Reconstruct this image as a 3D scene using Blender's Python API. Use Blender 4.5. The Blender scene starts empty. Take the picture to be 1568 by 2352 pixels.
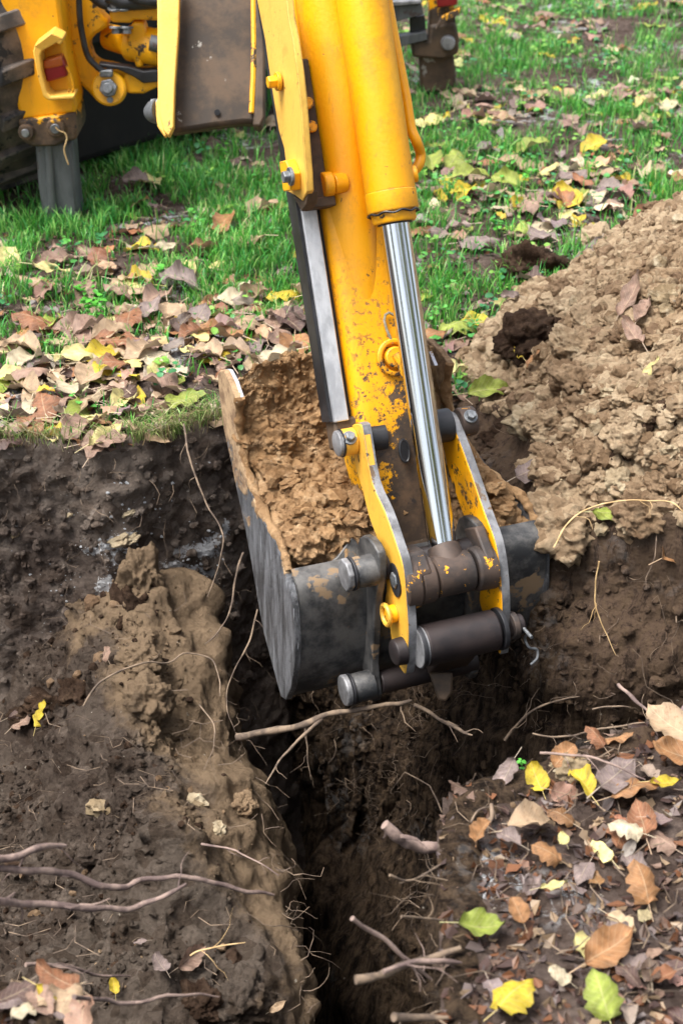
import bpy, bmesh, math, random
import numpy as np
from mathutils import Vector, Matrix, Quaternion
rad = math.radians
random.seed(7)
RNG = np.random.default_rng(7)
S = bpy.context.scene
COL = S.collection

# ------------------------------------------------------------------ camera
CH, FP, PITCH = 1.63, 3500.0, rad(30)          # height, focal length in 2352-high units, pitch down
cd = bpy.data.cameras.new('camera'); cam = bpy.data.objects.new('camera', cd); COL.objects.link(cam)
cam.location = (0, 0, CH); cam.rotation_euler = (rad(90) - PITCH, 0, 0)
cd.sensor_fit = 'VERTICAL'; cd.sensor_height = 36; cd.lens = FP / 2352 * 36
cd.clip_start = .05; cd.clip_end = 900
cd.dof.use_dof = True; cd.dof.focus_distance = 3.15; cd.dof.aperture_fstop = 5.6
S.camera = cam
# ------------------------------------------------------------------ light (overcast, soft, from the upper left)
w = bpy.data.worlds.new('World'); S.world = w; w.use_nodes = True
wn = w.node_tree; bg = wn.nodes['Background']
sky = wn.nodes.new('ShaderNodeTexSky'); sky.sky_type = 'NISHITA'; sky.sun_disc = False
SE, SR = rad(66), rad(-112)
sky.sun_elevation = SE; sky.sun_rotation = SR; sky.air_density = 1.0; sky.dust_density = 4; sky.ozone_density = .6
hs = wn.nodes.new('ShaderNodeHueSaturation'); hs.inputs['Saturation'].default_value = .45; wn.links.new(sky.outputs[0], hs.inputs['Color']); wn.links.new(hs.outputs[0], bg.inputs[0]); bg.inputs[1].default_value = .115
sd = bpy.data.lights.new('sun', 'SUN'); sun = bpy.data.objects.new('sun', sd); COL.objects.link(sun)
sd.energy = 1.9; sd.angle = rad(30); sd.color = (1, .97, .92)
sdir = Vector((math.sin(SR) * math.cos(SE), math.cos(SR) * math.cos(SE), math.sin(SE)))
sun.rotation_euler = sdir.to_track_quat('Z', 'Y').to_euler(); sun.location = (-3, 2, 8)
S.view_settings.view_transform = 'Standard'; S.view_settings.look = 'None'
S.view_settings.gamma = 1; S.view_settings.use_curve_mapping = False
S.view_settings.exposure = 1.65

# ------------------------------------------------------------------ placing helpers
fw = np.array([0, math.cos(PITCH), -math.sin(PITCH)]); up = np.array([0, math.sin(PITCH), math.cos(PITCH)])
CC = np.array([0, 0, CH]); TH = rad(21)
L = np.array([math.cos(TH), math.sin(TH), 0]); Q = np.array([-math.sin(TH), math.cos(TH), 0]); ZU = np.array([0, 0, 1.])
def ray(x, y): return fw + (x - 784) / FP * np.array([1, 0, 0]) + (1176 - y) / FP * up
def P(x, y, d): return CC + d * ray(x, y)                       # point at depth d
def PL(x, y, l):                                                 # point on the machine-side plane p.L = l
    r = ray(x, y); return CC + (l - CC @ L) / (r @ L) * r
def PY(x, y, Y): r = ray(x, y); return CC + Y / r[1] * r
def G(x, y, z=0.): r = ray(x, y); return CC + (z - CH) / r[2] * r
def px(p):
    p = np.asarray(p, float) - CC; d = p @ fw
    return 784 + p[..., 0] / d * FP, 1176 - (p @ up) / d * FP, d

# ------------------------------------------------------------------ numpy noise
_perm = np.random.default_rng(3).permutation(256); _perm = np.concatenate([_perm, _perm, _perm])
_gr = np.random.default_rng(4).normal(size=(256, 3)); _gr /= np.linalg.norm(_gr, axis=1)[:, None]
def _h(i, j, k): return _perm[_perm[_perm[i & 255] + (j & 255)] + (k & 255)]
def n3(p):
    i = np.floor(p).astype(int); f = p - i; u = f * f * f * (f * (f * 6 - 15) + 10); r = 0
    for a in (0, 1):
        for b in (0, 1):
            for c in (0, 1):
                g = _gr[_h(i[:, 0] + a, i[:, 1] + b, i[:, 2] + c)]
                d = ((f - np.array([a, b, c])) * g).sum(1)
                wt = (u[:, 0] if a else 1 - u[:, 0]) * (u[:, 1] if b else 1 - u[:, 1]) * (u[:, 2] if c else 1 - u[:, 2])
                r = r + wt * d
    return r * 1.6
def fbm(p, o=4, g=.5):
    r = 0; a = 1
    for k in range(o): r = r + a * n3(p * 2 ** k + 17.3 * k); a *= g
    return r
_rp = np.random.default_rng(5).random((256, 3))
def worley(p):
    i = np.floor(p).astype(int); best = np.full(len(p), 9.); idc = np.zeros(len(p), int)
    for a in (-1, 0, 1):
        for b in (-1, 0, 1):
            for c in (-1, 0, 1):
                h = _h(i[:, 0] + a, i[:, 1] + b, i[:, 2] + c)
                q = i + np.array([a, b, c]) + _rp[h]
                d = np.sqrt(((p - q) ** 2).sum(1)); m = d < best
                best[m] = d[m]; idc[m] = h[m]
    return best, idc / 255.
def sst(a, b, x): t = np.clip((x - a) / (b - a), 0, 1); return t * t * (3 - 2 * t)

# ------------------------------------------------------------------ mesh helpers
def wloc(o):
    v = np.zeros(3)
    while o: v += np.array(o.location); o = o.parent
    return v
def tag(o, label=None, cat=None, group=None, kind=None):
    if label: o['label'] = label
    if cat: o['category'] = cat
    if group: o['group'] = group
    if kind: o['kind'] = kind
    return o
def npmesh(name, v, f, mat=None, smooth=True, cols=None, uv=None):
    me = bpy.data.meshes.new(name); v = np.asarray(v, np.float32); f = np.asarray(f, np.int32); k = f.shape[1]
    me.vertices.add(len(v)); me.vertices.foreach_set('co', v.ravel())
    me.loops.add(f.size); me.loops.foreach_set('vertex_index', f.ravel())
    me.polygons.add(len(f)); me.polygons.foreach_set('loop_start', np.arange(0, f.size, k, dtype=np.int32))
    me.polygons.foreach_set('use_smooth', np.full(len(f), smooth))
    me.update(calc_edges=True)
    if cols is not None:
        a = me.color_attributes.new('col', 'FLOAT_COLOR', 'POINT')
        a.data.foreach_set('color', np.concatenate([cols, np.ones((len(v), 1))], 1).astype(np.float32).ravel())
    if uv is not None:
        l = me.uv_layers.new(name='UVMap'); l.data.foreach_set('uv', np.asarray(uv, np.float32)[f.ravel()].ravel())
    if mat: me.materials.append(mat)
    return me
def link(name, me, parent=None):
    o = bpy.data.objects.new(name, me); COL.objects.link(o)
    if parent: o.parent = parent
    return o
def empty(name, loc):
    o = bpy.data.objects.new(name, None); COL.objects.link(o); o.location = tuple(loc); o.empty_display_size = .1; return o
class MB:
    def __init__(s): s.v = []; s.f = []
    def add(s, v, f):
        b = len(s.v); s.v += [tuple(map(float, q)) for q in v]; s.f += [tuple(b + i for i in t) for t in f]; return s
    def prism(s, pts, ext):
        n = len(pts); pts = [np.asarray(p) for p in pts]
        f = [tuple(range(n))[::-1], tuple(range(n, 2 * n))] + [(i, (i + 1) % n, n + (i + 1) % n, n + i) for i in range(n)]
        return s.add(pts + [p + ext for p in pts], f)
    def box(s, c, ax, dims):          # centre, three axes, full sizes
        c = np.asarray(c); a, b, d = [np.asarray(x) * k / 2 for x, k in zip(ax, dims)]
        v = [c + i * a + j * b + k * d for k in (-1, 1) for i, j in ((-1, -1), (1, -1), (1, 1), (-1, 1))]
        return s.add(v, [(3, 2, 1, 0), (4, 5, 6, 7), (0, 1, 5, 4), (1, 2, 6, 5), (2, 3, 7, 6), (3, 0, 4, 7)])
    def tube(s, path, r, n=12, cap=True, ph=0):
        path = [np.asarray(p, float) for p in path]; m = len(path); rr = r if hasattr(r, '__len__') else [r] * m
        t0 = path[1] - path[0]; a = np.cross(t0, [0, 0, 1.]) if abs(t0[2]) < .9 * np.linalg.norm(t0) else np.cross(t0, [1., 0, 0])
        V = []
        for i in range(m):
            t = path[min(i + 1, m - 1)] - path[max(i - 1, 0)]; t /= np.linalg.norm(t) + 1e-9
            a = a - t * (a @ t); a /= np.linalg.norm(a) + 1e-9; b = np.cross(t, a)
            V += [path[i] + rr[i] * (math.cos(2 * math.pi * k / n + ph) * a + math.sin(2 * math.pi * k / n + ph) * b) for k in range(n)]
        F = [(i * n + k, i * n + (k + 1) % n, (i + 1) * n + (k + 1) % n, (i + 1) * n + k) for i in range(m - 1) for k in range(n)]
        if cap: F += [tuple(range(n))[::-1], tuple((m - 1) * n + k for k in range(n))]
        return s.add(V, F)
    def cyl(s, a, b, r, n=32, ph=0): return s.tube([a, b], r, n, True, ph)
    def build(s, name, mat, parent=None, smooth=35, bevel=0):
        off = wloc(parent) if parent else np.zeros(3)
        me = bpy.data.meshes.new(name); me.from_pydata([tuple(np.array(q) - off) for q in s.v], [], s.f)
        bm = bmesh.new(); bm.from_mesh(me); bmesh.ops.recalc_face_normals(bm, faces=bm.faces); bm.to_mesh(me); bm.free()
        me.materials.append(mat)
        if smooth: me.shade_smooth(); me.set_sharp_from_angle(angle=rad(smooth))
        o = link(name, me, parent)
        if bevel:
            b = o.modifiers.new('bevel', 'BEVEL'); b.width = bevel; b.segments = 2; b.limit_method = 'ANGLE'; b.angle_limit = rad(35); b.harden_normals = False
        return o

# ------------------------------------------------------------------ materials
def hexl(h):
    c = [int(h[i:i + 2], 16) / 255 for i in (0, 2, 4)]
    return tuple(((x + .055) / 1.055) ** 2.4 if x > .04 else x / 12.92 for x in c)
class NT:
    def __init__(s, name):
        s.m = bpy.data.materials.new(name); s.m.use_nodes = True; s.t = s.m.node_tree; s.b = s.t.nodes['Principled BSDF']
        s.co = s.t.nodes.new('ShaderNodeTexCoord').outputs['Object']
    def n(s, t): return s.t.nodes.new('ShaderNode' + t)
    def k(s, a, b):
        if hasattr(a, 'is_output') or isinstance(a, bpy.types.NodeSocket): s.t.links.new(a, b)
        else: b.default_value = a
    def noise(s, sc, det=5, rough=.6, vec=None, dist=0):
        n = s.n('TexNoise'); s.k(vec or s.co, n.inputs['Vector']); n.inputs['Scale'].default_value = sc
        n.inputs['Detail'].default_value = det; n.inputs['Roughness'].default_value = rough; n.inputs['Distortion'].default_value = dist
        return n.outputs['Fac']
    def vor(s, sc, feat='F1', vec=None):
        n = s.n('TexVoronoi'); n.feature = feat; s.k(vec or s.co, n.inputs['Vector']); n.inputs['Scale'].default_value = sc; return n.outputs['Distance']
    def stretch(s, v, rot=(0, 0, 0)):
        n = s.n('Mapping'); s.k(s.co, n.inputs[0]); n.inputs['Scale'].default_value = v; n.inputs['Rotation'].default_value = rot; return n.outputs[0]
    def step(s, v, a, b):
        n = s.n('MapRange'); n.interpolation_type = 'SMOOTHSTEP'; s.k(v, n.inputs[0]); n.inputs[1].default_value = a; n.inputs[2].default_value = b; return n.outputs[0]
    def mix(s, f, a, b):
        n = s.n('Mix'); n.data_type = 'RGBA'; s.k(f, n.inputs[0])
        for q, i in ((a, 6), (b, 7)): s.k(q if not isinstance(q, tuple) else (*q, 1), n.inputs[i])
        return n.outputs[2]
    def math(s, op, a, b=0.):
        n = s.n('Math'); n.operation = op; s.k(a, n.inputs[0]); s.k(b, n.inputs[1]); return n.outputs[0]
    def dot(s, vec):
        n = s.n('VectorMath'); n.operation = 'DOT_PRODUCT'; s.k(s.wpos(), n.inputs[0]); n.inputs[1].default_value = vec; return n.outputs['Value']
    def wpos(s):
        return s.n('NewGeometry').outputs['Position']
    def bump(s, h, st, d=.01, prev=None):
        n = s.n('Bump'); s.k(h, n.inputs['Height']); n.inputs['Strength'].default_value = st; n.inputs['Distance'].default_value = d
        if prev: s.k(prev, n.inputs['Normal'])
        return n.outputs[0]
    def out(s, col, rough=.6, metal=0., nor=None, spec=None, coat=None):
        b = s.b; s.k((*col, 1) if isinstance(col, tuple) else col, b.inputs['Base Color']); s.k(rough, b.inputs['Roughness']); s.k(metal, b.inputs['Metallic'])
        if nor: s.k(nor, b.inputs['Normal'])
        if spec is not None: b.inputs['Specular IOR Level'].default_value = spec
        if coat: b.inputs['Coat Weight'].default_value = coat; b.inputs['Coat Roughness'].default_value = .25
        return s.m

def paint(name, chip=.64, mud=None, mudc=(.05, .033, .022), base=(.84, .36, .001), chipscale=22, mudamt=.6, band=.05, speck=0):
    """worn machine paint; mud = (vx,vy,vz,offset): bare brown steel and dried earth where p.v+offset+noise > 0"""
    t = NT(name); col = t.mix(t.step(t.noise(3, 3), .35, .7), base, (base[0] * .98, base[1] * 1.14, base[2] * 1.5 + .002))
    col = t.mix(t.math('MULTIPLY', t.step(t.noise(9, 8, .75), .5, .72), .5), col, (.36, .17, .03)); col = t.mix(t.math('MULTIPLY', t.step(t.noise(30, 8, .75, vec=t.stretch((1.6, 1.6, .3))), .56, .72), .45), col, (.30, .16, .05))
    ch = t.noise(chipscale, 9, .72, dist=.3); c1 = t.step(ch, chip, chip + .03)
    sc = t.step(t.noise(40, 6, .7, vec=t.stretch((2.2, 2.2, .35))), .70, .73); c1 = t.math('MAXIMUM', c1, sc)
    bv = t.n('Bevel'); bv.samples = 4; bv.inputs[0].default_value = .007; dv = t.n('VectorMath'); dv.operation = 'DOT_PRODUCT'; t.k(bv.outputs[0], dv.inputs[0]); t.k(t.n('NewGeometry').outputs['Normal'], dv.inputs[1])
    ew = t.math('ADD', t.math('MULTIPLY', t.math('SUBTRACT', 1., dv.outputs['Value']), 2.2), t.math('MULTIPLY', t.math('SUBTRACT', t.noise(26, 8, .75), .5), 1.1)); c1 = t.math('MAXIMUM', c1, t.step(ew, .24, .30))
    col = t.mix(c1, col, (.045, .03, .022))
    rough = t.math('ADD', .3, t.math('MULTIPLY', t.noise(14, 6), .3)); msk = c1
    if mud:
        d = t.math('ADD', t.dot(mud[:3]), mud[3]); d = t.math('ADD', d, t.math('MULTIPLY', t.math('SUBTRACT', t.noise(9, 8, .72, dist=.4), .5), mudamt))
        d = t.math('ADD', d, t.math('MULTIPLY', t.math('SUBTRACT', t.noise(60, 5, .7), .5), mudamt * .5))
        m = t.step(d, 0, band)
        if speck: m = t.math('MAXIMUM', m, t.math('MULTIPLY', t.step(t.noise(70, 7, .75), .54, .575), t.step(d, -speck, -.05)))
        dirt = t.mix(t.step(t.noise(13, 6, .7), .4, .62), mudc, (.115, .07, .04)); dirt = t.mix(t.step(t.noise(30, 4), .58, .66), dirt, (.028, .022, .02))
        col = t.mix(m, col, dirt); rough = t.math('ADD', rough, t.math('MULTIPLY', m, .3)); msk = t.math('MAXIMUM', c1, m)
    nb = t.bump(t.math('SUBTRACT', t.noise(120, 4), t.math('MULTIPLY', msk, .8)), .35, .002)
    return t.out(col, rough, 0., nb, .5)
def steel(name, a, b, sc=12, metal=.5, rough=.45, mudc=None, mudt=.58, mudsc=9, st=(1, 1, 1), rot=(0, 0, 0), fl=0):
    t = NT(name); v = t.stretch(st, rot); n = t.noise(sc, 8, .68, vec=v)
    col = t.mix(t.step(n, .38, .62), a, b); r = t.math('ADD', rough, t.math('MULTIPLY', t.noise(sc * 2, 5, vec=v), .25)); m = metal
    if fl: col = t.mix(t.step(t.noise(34, 8, .7), fl, fl + .02), col, (.72, .33, .01))
    if mudc:
        k = t.step(t.noise(mudsc, 8, .62), mudt, mudt + .03); col = t.mix(k, col, mudc); m = t.math('MULTIPLY', t.math('SUBTRACT', 1., k), metal); r = t.math('MAXIMUM', r, t.math('MULTIPLY', k, .9))
    return t.out(col, r, m, t.bump(t.noise(sc * 5, 5, vec=v), .3, .002))
def sideplate():
    t = NT('scratched bucket side with crusted earth'); v = t.stretch((1.5, 1.5, .28)); n = t.noise(30, 8, .7, vec=v)
    col = t.mix(t.step(n, .36, .64), (.055, .056, .060), (.20, .205, .22)); col = t.mix(t.step(t.noise(55, 6, .7, vec=t.stretch((2.5, 2.5, .12))), .60, .68), col, (.46, .48, .52))
    d = t.math('ADD', t.math('ADD', t.dot((0, 0, 2.4)), -.20), t.math('MULTIPLY', t.math('SUBTRACT', t.noise(9, 8, .68, dist=.4), .5), 1.5)); m = t.step(d, -.02, .06)
    col = t.mix(m, col, t.mix(t.step(t.noise(22, 8, .75), .4, .6), hexl('7d6248'), hexl('b39673')))
    return t.out(col, t.math('ADD', .4, t.math('MULTIPLY', m, .5)), t.math('MULTIPLY', t.math('SUBTRACT', 1., m), .55), t.bump(t.math('ADD', t.math('MULTIPLY', m, .8), t.noise(40, 8, .8)), .9, .010))
def soil(name, a, b, c, chalk=0, tan=None, bump=.9, wet=.9, fine=90, streak=0):
    t = NT(name); t.co = t.wpos(); n1 = t.noise(2.2, 6, .65); n2 = t.noise(22, 8, .75)
    col = t.mix(t.step(n1, .35, .65), a, b); col = t.mix(t.math('MULTIPLY', t.step(n2, .48, .68), .75), col, c)
    vc = t.n('TexVoronoi'); t.k(t.co, vc.inputs['Vector']); vc.inputs['Scale'].default_value = 34; sv = t.n('SeparateXYZ'); t.k(vc.outputs['Color'], sv.inputs[0])      # each lump its own tone
    lum = t.n('Mix'); lum.data_type = 'RGBA'; lum.blend_type = 'MULTIPLY'; t.k(t.step(sv.outputs[0], .25, 1.), lum.inputs[0]); t.k(col, lum.inputs[6]); lum.inputs[7].default_value = (.62, .58, .55, 1); col = lum.outputs[2]
    sk_ = t.noise(40, 7, .75, vec=None); col = t.mix(t.math('MULTIPLY', t.step(sk_, .56, .66), .45), col, tuple(x * .45 for x in b))
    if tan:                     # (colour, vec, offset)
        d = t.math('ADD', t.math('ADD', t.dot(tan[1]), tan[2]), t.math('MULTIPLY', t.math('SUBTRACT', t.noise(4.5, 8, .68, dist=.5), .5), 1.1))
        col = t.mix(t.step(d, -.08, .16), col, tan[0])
    sp = t.step(t.noise(75, 3, .5), .73, .76); col = t.mix(t.math('MULTIPLY', sp, .8), col, (.40, .36, .30))
    if streak:
        mp = t.n('Mapping'); t.k(t.co, mp.inputs[0]); mp.inputs['Scale'].default_value = (1, 1, .12); g = t.noise(45, 7, .75, vec=mp.outputs[0], dist=.4); col = t.mix(t.math('MULTIPLY', t.step(g, .42, .62), .6), col, tuple(x * 1.5 for x in c)); col = t.mix(t.math('MULTIPLY', t.step(g, .48, .36), .7), col, tuple(x * .4 for x in b))
    if chalk < 0:              # chalk lenses where the face's own vertex mask says so
        at_ = t.n('Attribute'); at_.attribute_name = 'col'
        g = t.step(t.math('ADD', t.math('MULTIPLY', at_.outputs['Color'], .42), t.noise(42, 10, .78, dist=1.)), .68, .73); col = t.mix(g, col, t.mix(t.noise(60, 4), hexl('8f8e8c'), hexl('c4c5c8')))
    elif chalk:
        g = t.math('MULTIPLY', t.step(t.noise(3.3, 3, .5), .53, .66), t.step(t.noise(26, 8, .7, dist=.6), .50, .56))
        g = t.math('MULTIPLY', g, chalk); col = t.mix(g, col, (.45, .46, .47))
    b0 = t.bump(t.noise(28, 6, .7), bump * .8, .03); b1 = t.bump(t.noise(fine, 8, .8), bump, .016, b0); b2 = t.bump(t.vor(fine * .8), bump * .5, .008, b1)
    return t.out(col, wet, 0., b2, .06)
M = {}
M['arm'] = paint('worn yellow arm paint', .69, mud=(1.9 * .934, 1.9 * .358, -1.0, -1.735), mudamt=.8, band=.04, speck=.42)
M['yel'] = paint('yellow machine paint', .645, chipscale=28)
M['yelc'] = paint('chipped yellow paint', .575, chipscale=16)
M['ylow'] = paint('yellow paint over earth stains', .56, mud=(0, 0, -3.2, 1.15), mudamt=1.0)
M['yplate'] = paint('pale yellow plate paint', .63, base=(.78, .42, .06))
M['link'] = paint('sun faded yellow link paint', .61, base=(.74, .37, .035))
M['linkd'] = paint('grimy yellow link paint', .58, mud=(0, 0, -.5, -.12), mudamt=1.9, band=.12)
M['eye'] = steel('dark steel with yellow flecks', (.03, .024, .022), (.075, .05, .038), 14, .2, .5, fl=.62)
M['edge'] = steel('bare grey plate edge', (.12, .12, .125), (.27, .27, .28), 18, .4, .42, (.12, .08, .05), .62)
M['chrome'] = steel('chromed rod', (.56, .58, .60), (.62, .64, .66), 5, 1.0, .02, st=(1, 1, .2))
M['chrome'].node_tree.nodes['Principled BSDF'].inputs['Roughness'].default_value = .09
for l_ in list(M['chrome'].node_tree.links):
    if l_.to_socket.name in ('Roughness', 'Normal') and l_.to_node.type == 'BSDF_PRINCIPLED': M['chrome'].node_tree.links.remove(l_)
M['bar'] = steel('brushed slide steel', (.48, .49, .52), (.70, .71, .74), 9, .6, .30, st=(3, 3, .25), mudc=(.12, .10, .09), mudt=.66, mudsc=14)
M['black'] = steel('black greasy steel', (.012, .012, .014), (.03, .03, .034), 10, .2, .35)
M['under'] = steel('shade black underside', (.006, .006, .006), (.012, .011, .010), 5, 0, .9)  # deep shade under the machine put into a near-black colour
M['tubem'] = steel('brown black pin tube', (.012, .009, .010), (.028, .019, .018), 10, .15, .42)
M['shell'] = steel('rubbed bucket steel', (.030, .032, .035), (.13, .125, .12), 12, .35, .42, (.20, .135, .078), .585, 10)
M['side'] = steel('scratched blue grey bucket side', (.05, .056, .068), (.21, .23, .27), 30, .6, .4, (.30, .20, .12), .53, 7, st=(1.5, 1.5, .3))
M['cut'] = steel('bright worn cutting edge', (.42, .43, .47), (.62, .63, .68), 30, .6, .35, (.32, .2, .11), .56, 24)
M['bolt'] = steel('zinc bolt', (.13, .14, .15), (.28, .29, .30), 40, .7, .4)
M['brown'] = steel('earth covered brown steel', (.028, .018, .011), (.09, .056, .032), 9, 0, .6, (.30, .28, .25), .655, 15)
M['leg'] = steel('weathered grey leg', (.050, .055, .060), (.13, .135, .14), 7, .3, .5, (.075, .055, .05), .6, 7, st=(1, 1, .25))
M['wire'] = steel('twisted wire', (.25, .24, .18), (.4, .38, .3), 60, .5, .5)
M['rubber'] = steel('dusty rubber', (.045, .04, .037), (.15, .12, .10), 8, 0, .7, (.02, .02, .022), .56, 14)
M['hose'] = steel('black hose', (.012, .013, .015), (.03, .03, .034), 20, 0, .35)
M['red'] = steel('red lamp lens', (.17, .006, .01), (.25, .012, .014), 8, 0, .2)
M['orange'] = steel('amber lamp lens', (.35, .07, .01), (.45, .11, .012), 8, 0, .3)
M['tan'] = soil('tan spoil earth', hexl('bfa98c'), hexl('a88f72'), hexl('d0bd9f'))
M['tandark'] = soil('brown spoil earth', hexl('9c8469'), hexl('866e58'), hexl('b0987b'))
M['load'] = soil('ochre bucket earth', hexl('bf9c76'), hexl('ab8862'), hexl('d0b28d'))
M['peat'] = soil('dark crumbly topsoil', hexl('4e3e33'), hexl('3d3027'), hexl('6a5646'))
M['stone'] = soil('pale chalky stone', hexl('a3957c'), hexl('8c7b61'), hexl('bdb29c'), bump=.5)
M['bermm'] = soil('grey brown slumped earth', hexl('5e544b'), hexl('493f38'), hexl('74685e'), tan=(hexl('7f6c57'), (1.7, .85, .35), -1.29))
M['wall'] = soil('cut trench face', hexl('6a6058'), hexl('524842'), hexl('7d7269'), chalk=-1, bump=.6)
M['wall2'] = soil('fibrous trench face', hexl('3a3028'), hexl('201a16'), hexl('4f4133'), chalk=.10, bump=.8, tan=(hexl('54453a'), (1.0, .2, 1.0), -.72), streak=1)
M['ground'] = soil('leaf mould ground', hexl('62554e'), hexl('4a3f3a'), hexl('83746b'), chalk=.9)
M['mould'] = soil('fibrous forest floor', hexl('4c3d38'), hexl('3d302c'), hexl('6e5a52'), chalk=.5)
t = NT('bark'); M['bark'] = t.out(t.mix(t.step(t.noise(30, 6, vec=t.stretch((1, 1, 1))), .4, .6), hexl('5a4a46'), hexl('8a766c')), .8, 0., t.bump(t.noise(120, 5), .6, .003))
t = NT('pale root'); M['root'] = t.out(t.mix(t.step(t.noise(30, 6), .4, .6), hexl('4f4238'), hexl('7b6957')), .85, 0., t.bump(t.noise(160, 5), .5, .002))
t = NT('dry straw root'); M['straw'] = t.out(t.mix(t.step(t.noise(30, 6), .4, .6), hexl('a88a5e'), hexl('c9ab7c')), .8)
M['side'] = sideplate()
# leaves: colour attribute, midrib and side veins from the leaf's own UV
t = NT('leaf'); at = t.n('Attribute'); at.attribute_name = 'col'; uvn = t.n('TexCoord').outputs['UV']; sp = t.n('SeparateXYZ'); t.k(uvn, sp.inputs[0])
av = t.math('ABSOLUTE', t.math('SUBTRACT', sp.outputs[0], .5)); mid = t.step(av, .035, .0)
ph = t.math('SINE', t.math('MULTIPLY', t.math('SUBTRACT', sp.outputs[1], t.math('MULTIPLY', av, .45)), 58.)); vn = t.math('MAXIMUM', mid, t.math('MULTIPLY', t.step(ph, .86, 1.), .55))
geo = t.n('NewGeometry'); blot = t.step(t.noise(14, 6, .65), .5, .72); spots = t.step(t.noise(60, 4, .6), .66, .72)
mul = t.n('Mix'); mul.data_type = 'RGBA'; mul.blend_type = 'MULTIPLY'; t.k(t.math('MULTIPLY', blot, .8), mul.inputs[0]); t.k(at.outputs['Color'], mul.inputs[6]); mul.inputs[7].default_value = (.62, .5, .42, 1)
c = t.mix(t.math('MULTIPLY', vn, .28), mul.outputs[2], (.62, .52, .34)); c = t.mix(t.math('MULTIPLY', spots, .6), c, (.06, .035, .02))
c = t.mix(t.math('MULTIPLY', geo.outputs['Backfacing'], .25), c, (.55, .45, .35))
M['leaf'] = t.out(c, t.math('ADD', .42, t.math('MULTIPLY', t.noise(20), .3)), 0., t.bump(t.math('ADD', t.math('MULTIPLY', vn, .6), t.noise(45, 5)), .5, .003), .4)
M['leaf'].node_tree.nodes['Principled BSDF'].inputs['Subsurface Weight'].default_value = 0
def translucent(t, amount):
    tr = t.n('BsdfTranslucent'); ms = t.n('MixShader'); o = [n for n in t.t.nodes if n.type == 'OUTPUT_MATERIAL'][0]
    src = t.b.inputs['Base Color'].links[0].from_socket; t.k(src, tr.inputs[0]); ms.inputs[0].default_value = amount
    t.k(t.b.outputs[0], ms.inputs[1]); t.k(tr.outputs[0], ms.inputs[2]); t.k(ms.outputs[0], o.inputs[0])
translucent(t, .15)
t = NT('grass'); at = t.n('Attribute'); at.attribute_name = 'col'; M['grass'] = t.out(at.outputs['Color'], .42, 0., None, .45); translucent(t, .3)

# ------------------------------------------------------------------ terrain shape
FAR = [(-3.2, 3.2), (-1.5, 3.14), (-.95, 3.11), (-.7, 3.12), (-.5, 3.10), (-.42, 3.16), (-.30, 3.24), (-.22, 3.42), (0, 3.5), (.22, 3.42), (.33, 3.31), (.42, 3.17), (.435, 3.03), (.40, 2.92), (.43, 2.80), (.53, 2.68), (.65, 2.62), (.9, 2.53), (1.5, 2.47), (3.2, 2.4)]
NEAR = [(3.2, 2.3), (1.5, 2.28), (.95, 2.22), (.62, 2.15), (.44, 2.06), (.30, 1.985), (.20, 1.94), (.165, 1.90), (.15, 1.80), (.15, 1.7), (.135, 1.5), (.13, 1.2), (.12, .9), (.15, .3), (.2, -1.5)]
BANK = [(-.3, -1.5), (-.3, .6), (-.3, 1.1), (-.33, 1.38), (-.42, 1.50), (-.6, 1.55), (-.9, 1.6), (-1.6, 1.65), (-3.2, 1.7)]
HOLE = np.array(FAR + NEAR + BANK)
def inside(x, y, poly=HOLE):
    x = np.asarray(x, float); y = np.asarray(y, float); c = np.zeros(np.broadcast(x, y).shape, bool); n = len(poly); j = n - 1
    for i in range(n):
        xi, yi = poly[i]; xj, yj = poly[j]
        if yi != yj:
            c ^= ((yi > y) != (yj > y)) & (x < (xj - xi) * (y - yi) / (yj - yi) + xi)
        j = i
    return c
def pileh(x, y):
    dx, dy = x - 1.60, (y - 3.33) * .96
    p = np.stack([x * 2.2, y * 2.2, np.zeros_like(x)], -1).reshape(-1, 3)
    r = np.sqrt(dx * dx + dy * dy) + .10 * n3(p).reshape(np.shape(x))
    h = 1.0 * np.clip(1 - r / 1.30, 0, 1)
    s = 1.0 - sst(0, .3, h) * .0
    return h * s * (1 - .25 * sst(.6, .9, h))
def groundz(x, y):
    p = np.stack([x, y, np.zeros_like(x)], -1).reshape(-1, 3)
    return (.022 * fbm(p * 1.7, 3) + .008 * fbm(p * 14, 2)).reshape(np.shape(x)) + pileh(x, y)
EY = np.array([1.2, 1.88, 2.4, 2.75, 3.0, 3.4]); EX = np.array([.02, -.045, -.16, -.25, -.34, -.4])
def bermz(x, y):
    cr = np.interp(y, [1.4, 1.9, 2.2, 2.6, 2.85, 3.0, 3.15], [-.60, -.50, -.44, -.37, -.33, -.31, -.33])
    xc = np.interp(y, [1.4, 2.2, 2.6, 3.0], [-.30, -.34, -.42, -.46]); d = x - xc
    z = cr - np.where(d < 0, .44 * sst(-.05, .50, -d) * np.interp(y, [1.8, 2.4, 3.0], [.45, .75, 1.]), 1.15 * np.maximum(d, 0) ** 1.25)
    return z
def surf(x, y):
    """top surface height; nan in the open trench"""
    x = np.asarray(x, float); y = np.asarray(y, float); ins = inside(x, y); e = np.interp(y, EY, EX)
    return np.where(ins, np.where((x < e - .01) & (y < 3.1), bermz(x, y), np.nan), groundz(x, y))
def hit(x, y):
    """where the view ray through a photo point meets the terrain"""
    r = ray(x, y)
    d = np.arange(1.2, 14, .01); p = CC + d[:, None] * r; s = surf(p[:, 0], p[:, 1]); ok = np.where(p[:, 2] < np.nan_to_num(s, nan=-9))[0]
    return p[ok[0]] if len(ok) else G(x, y)
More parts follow.
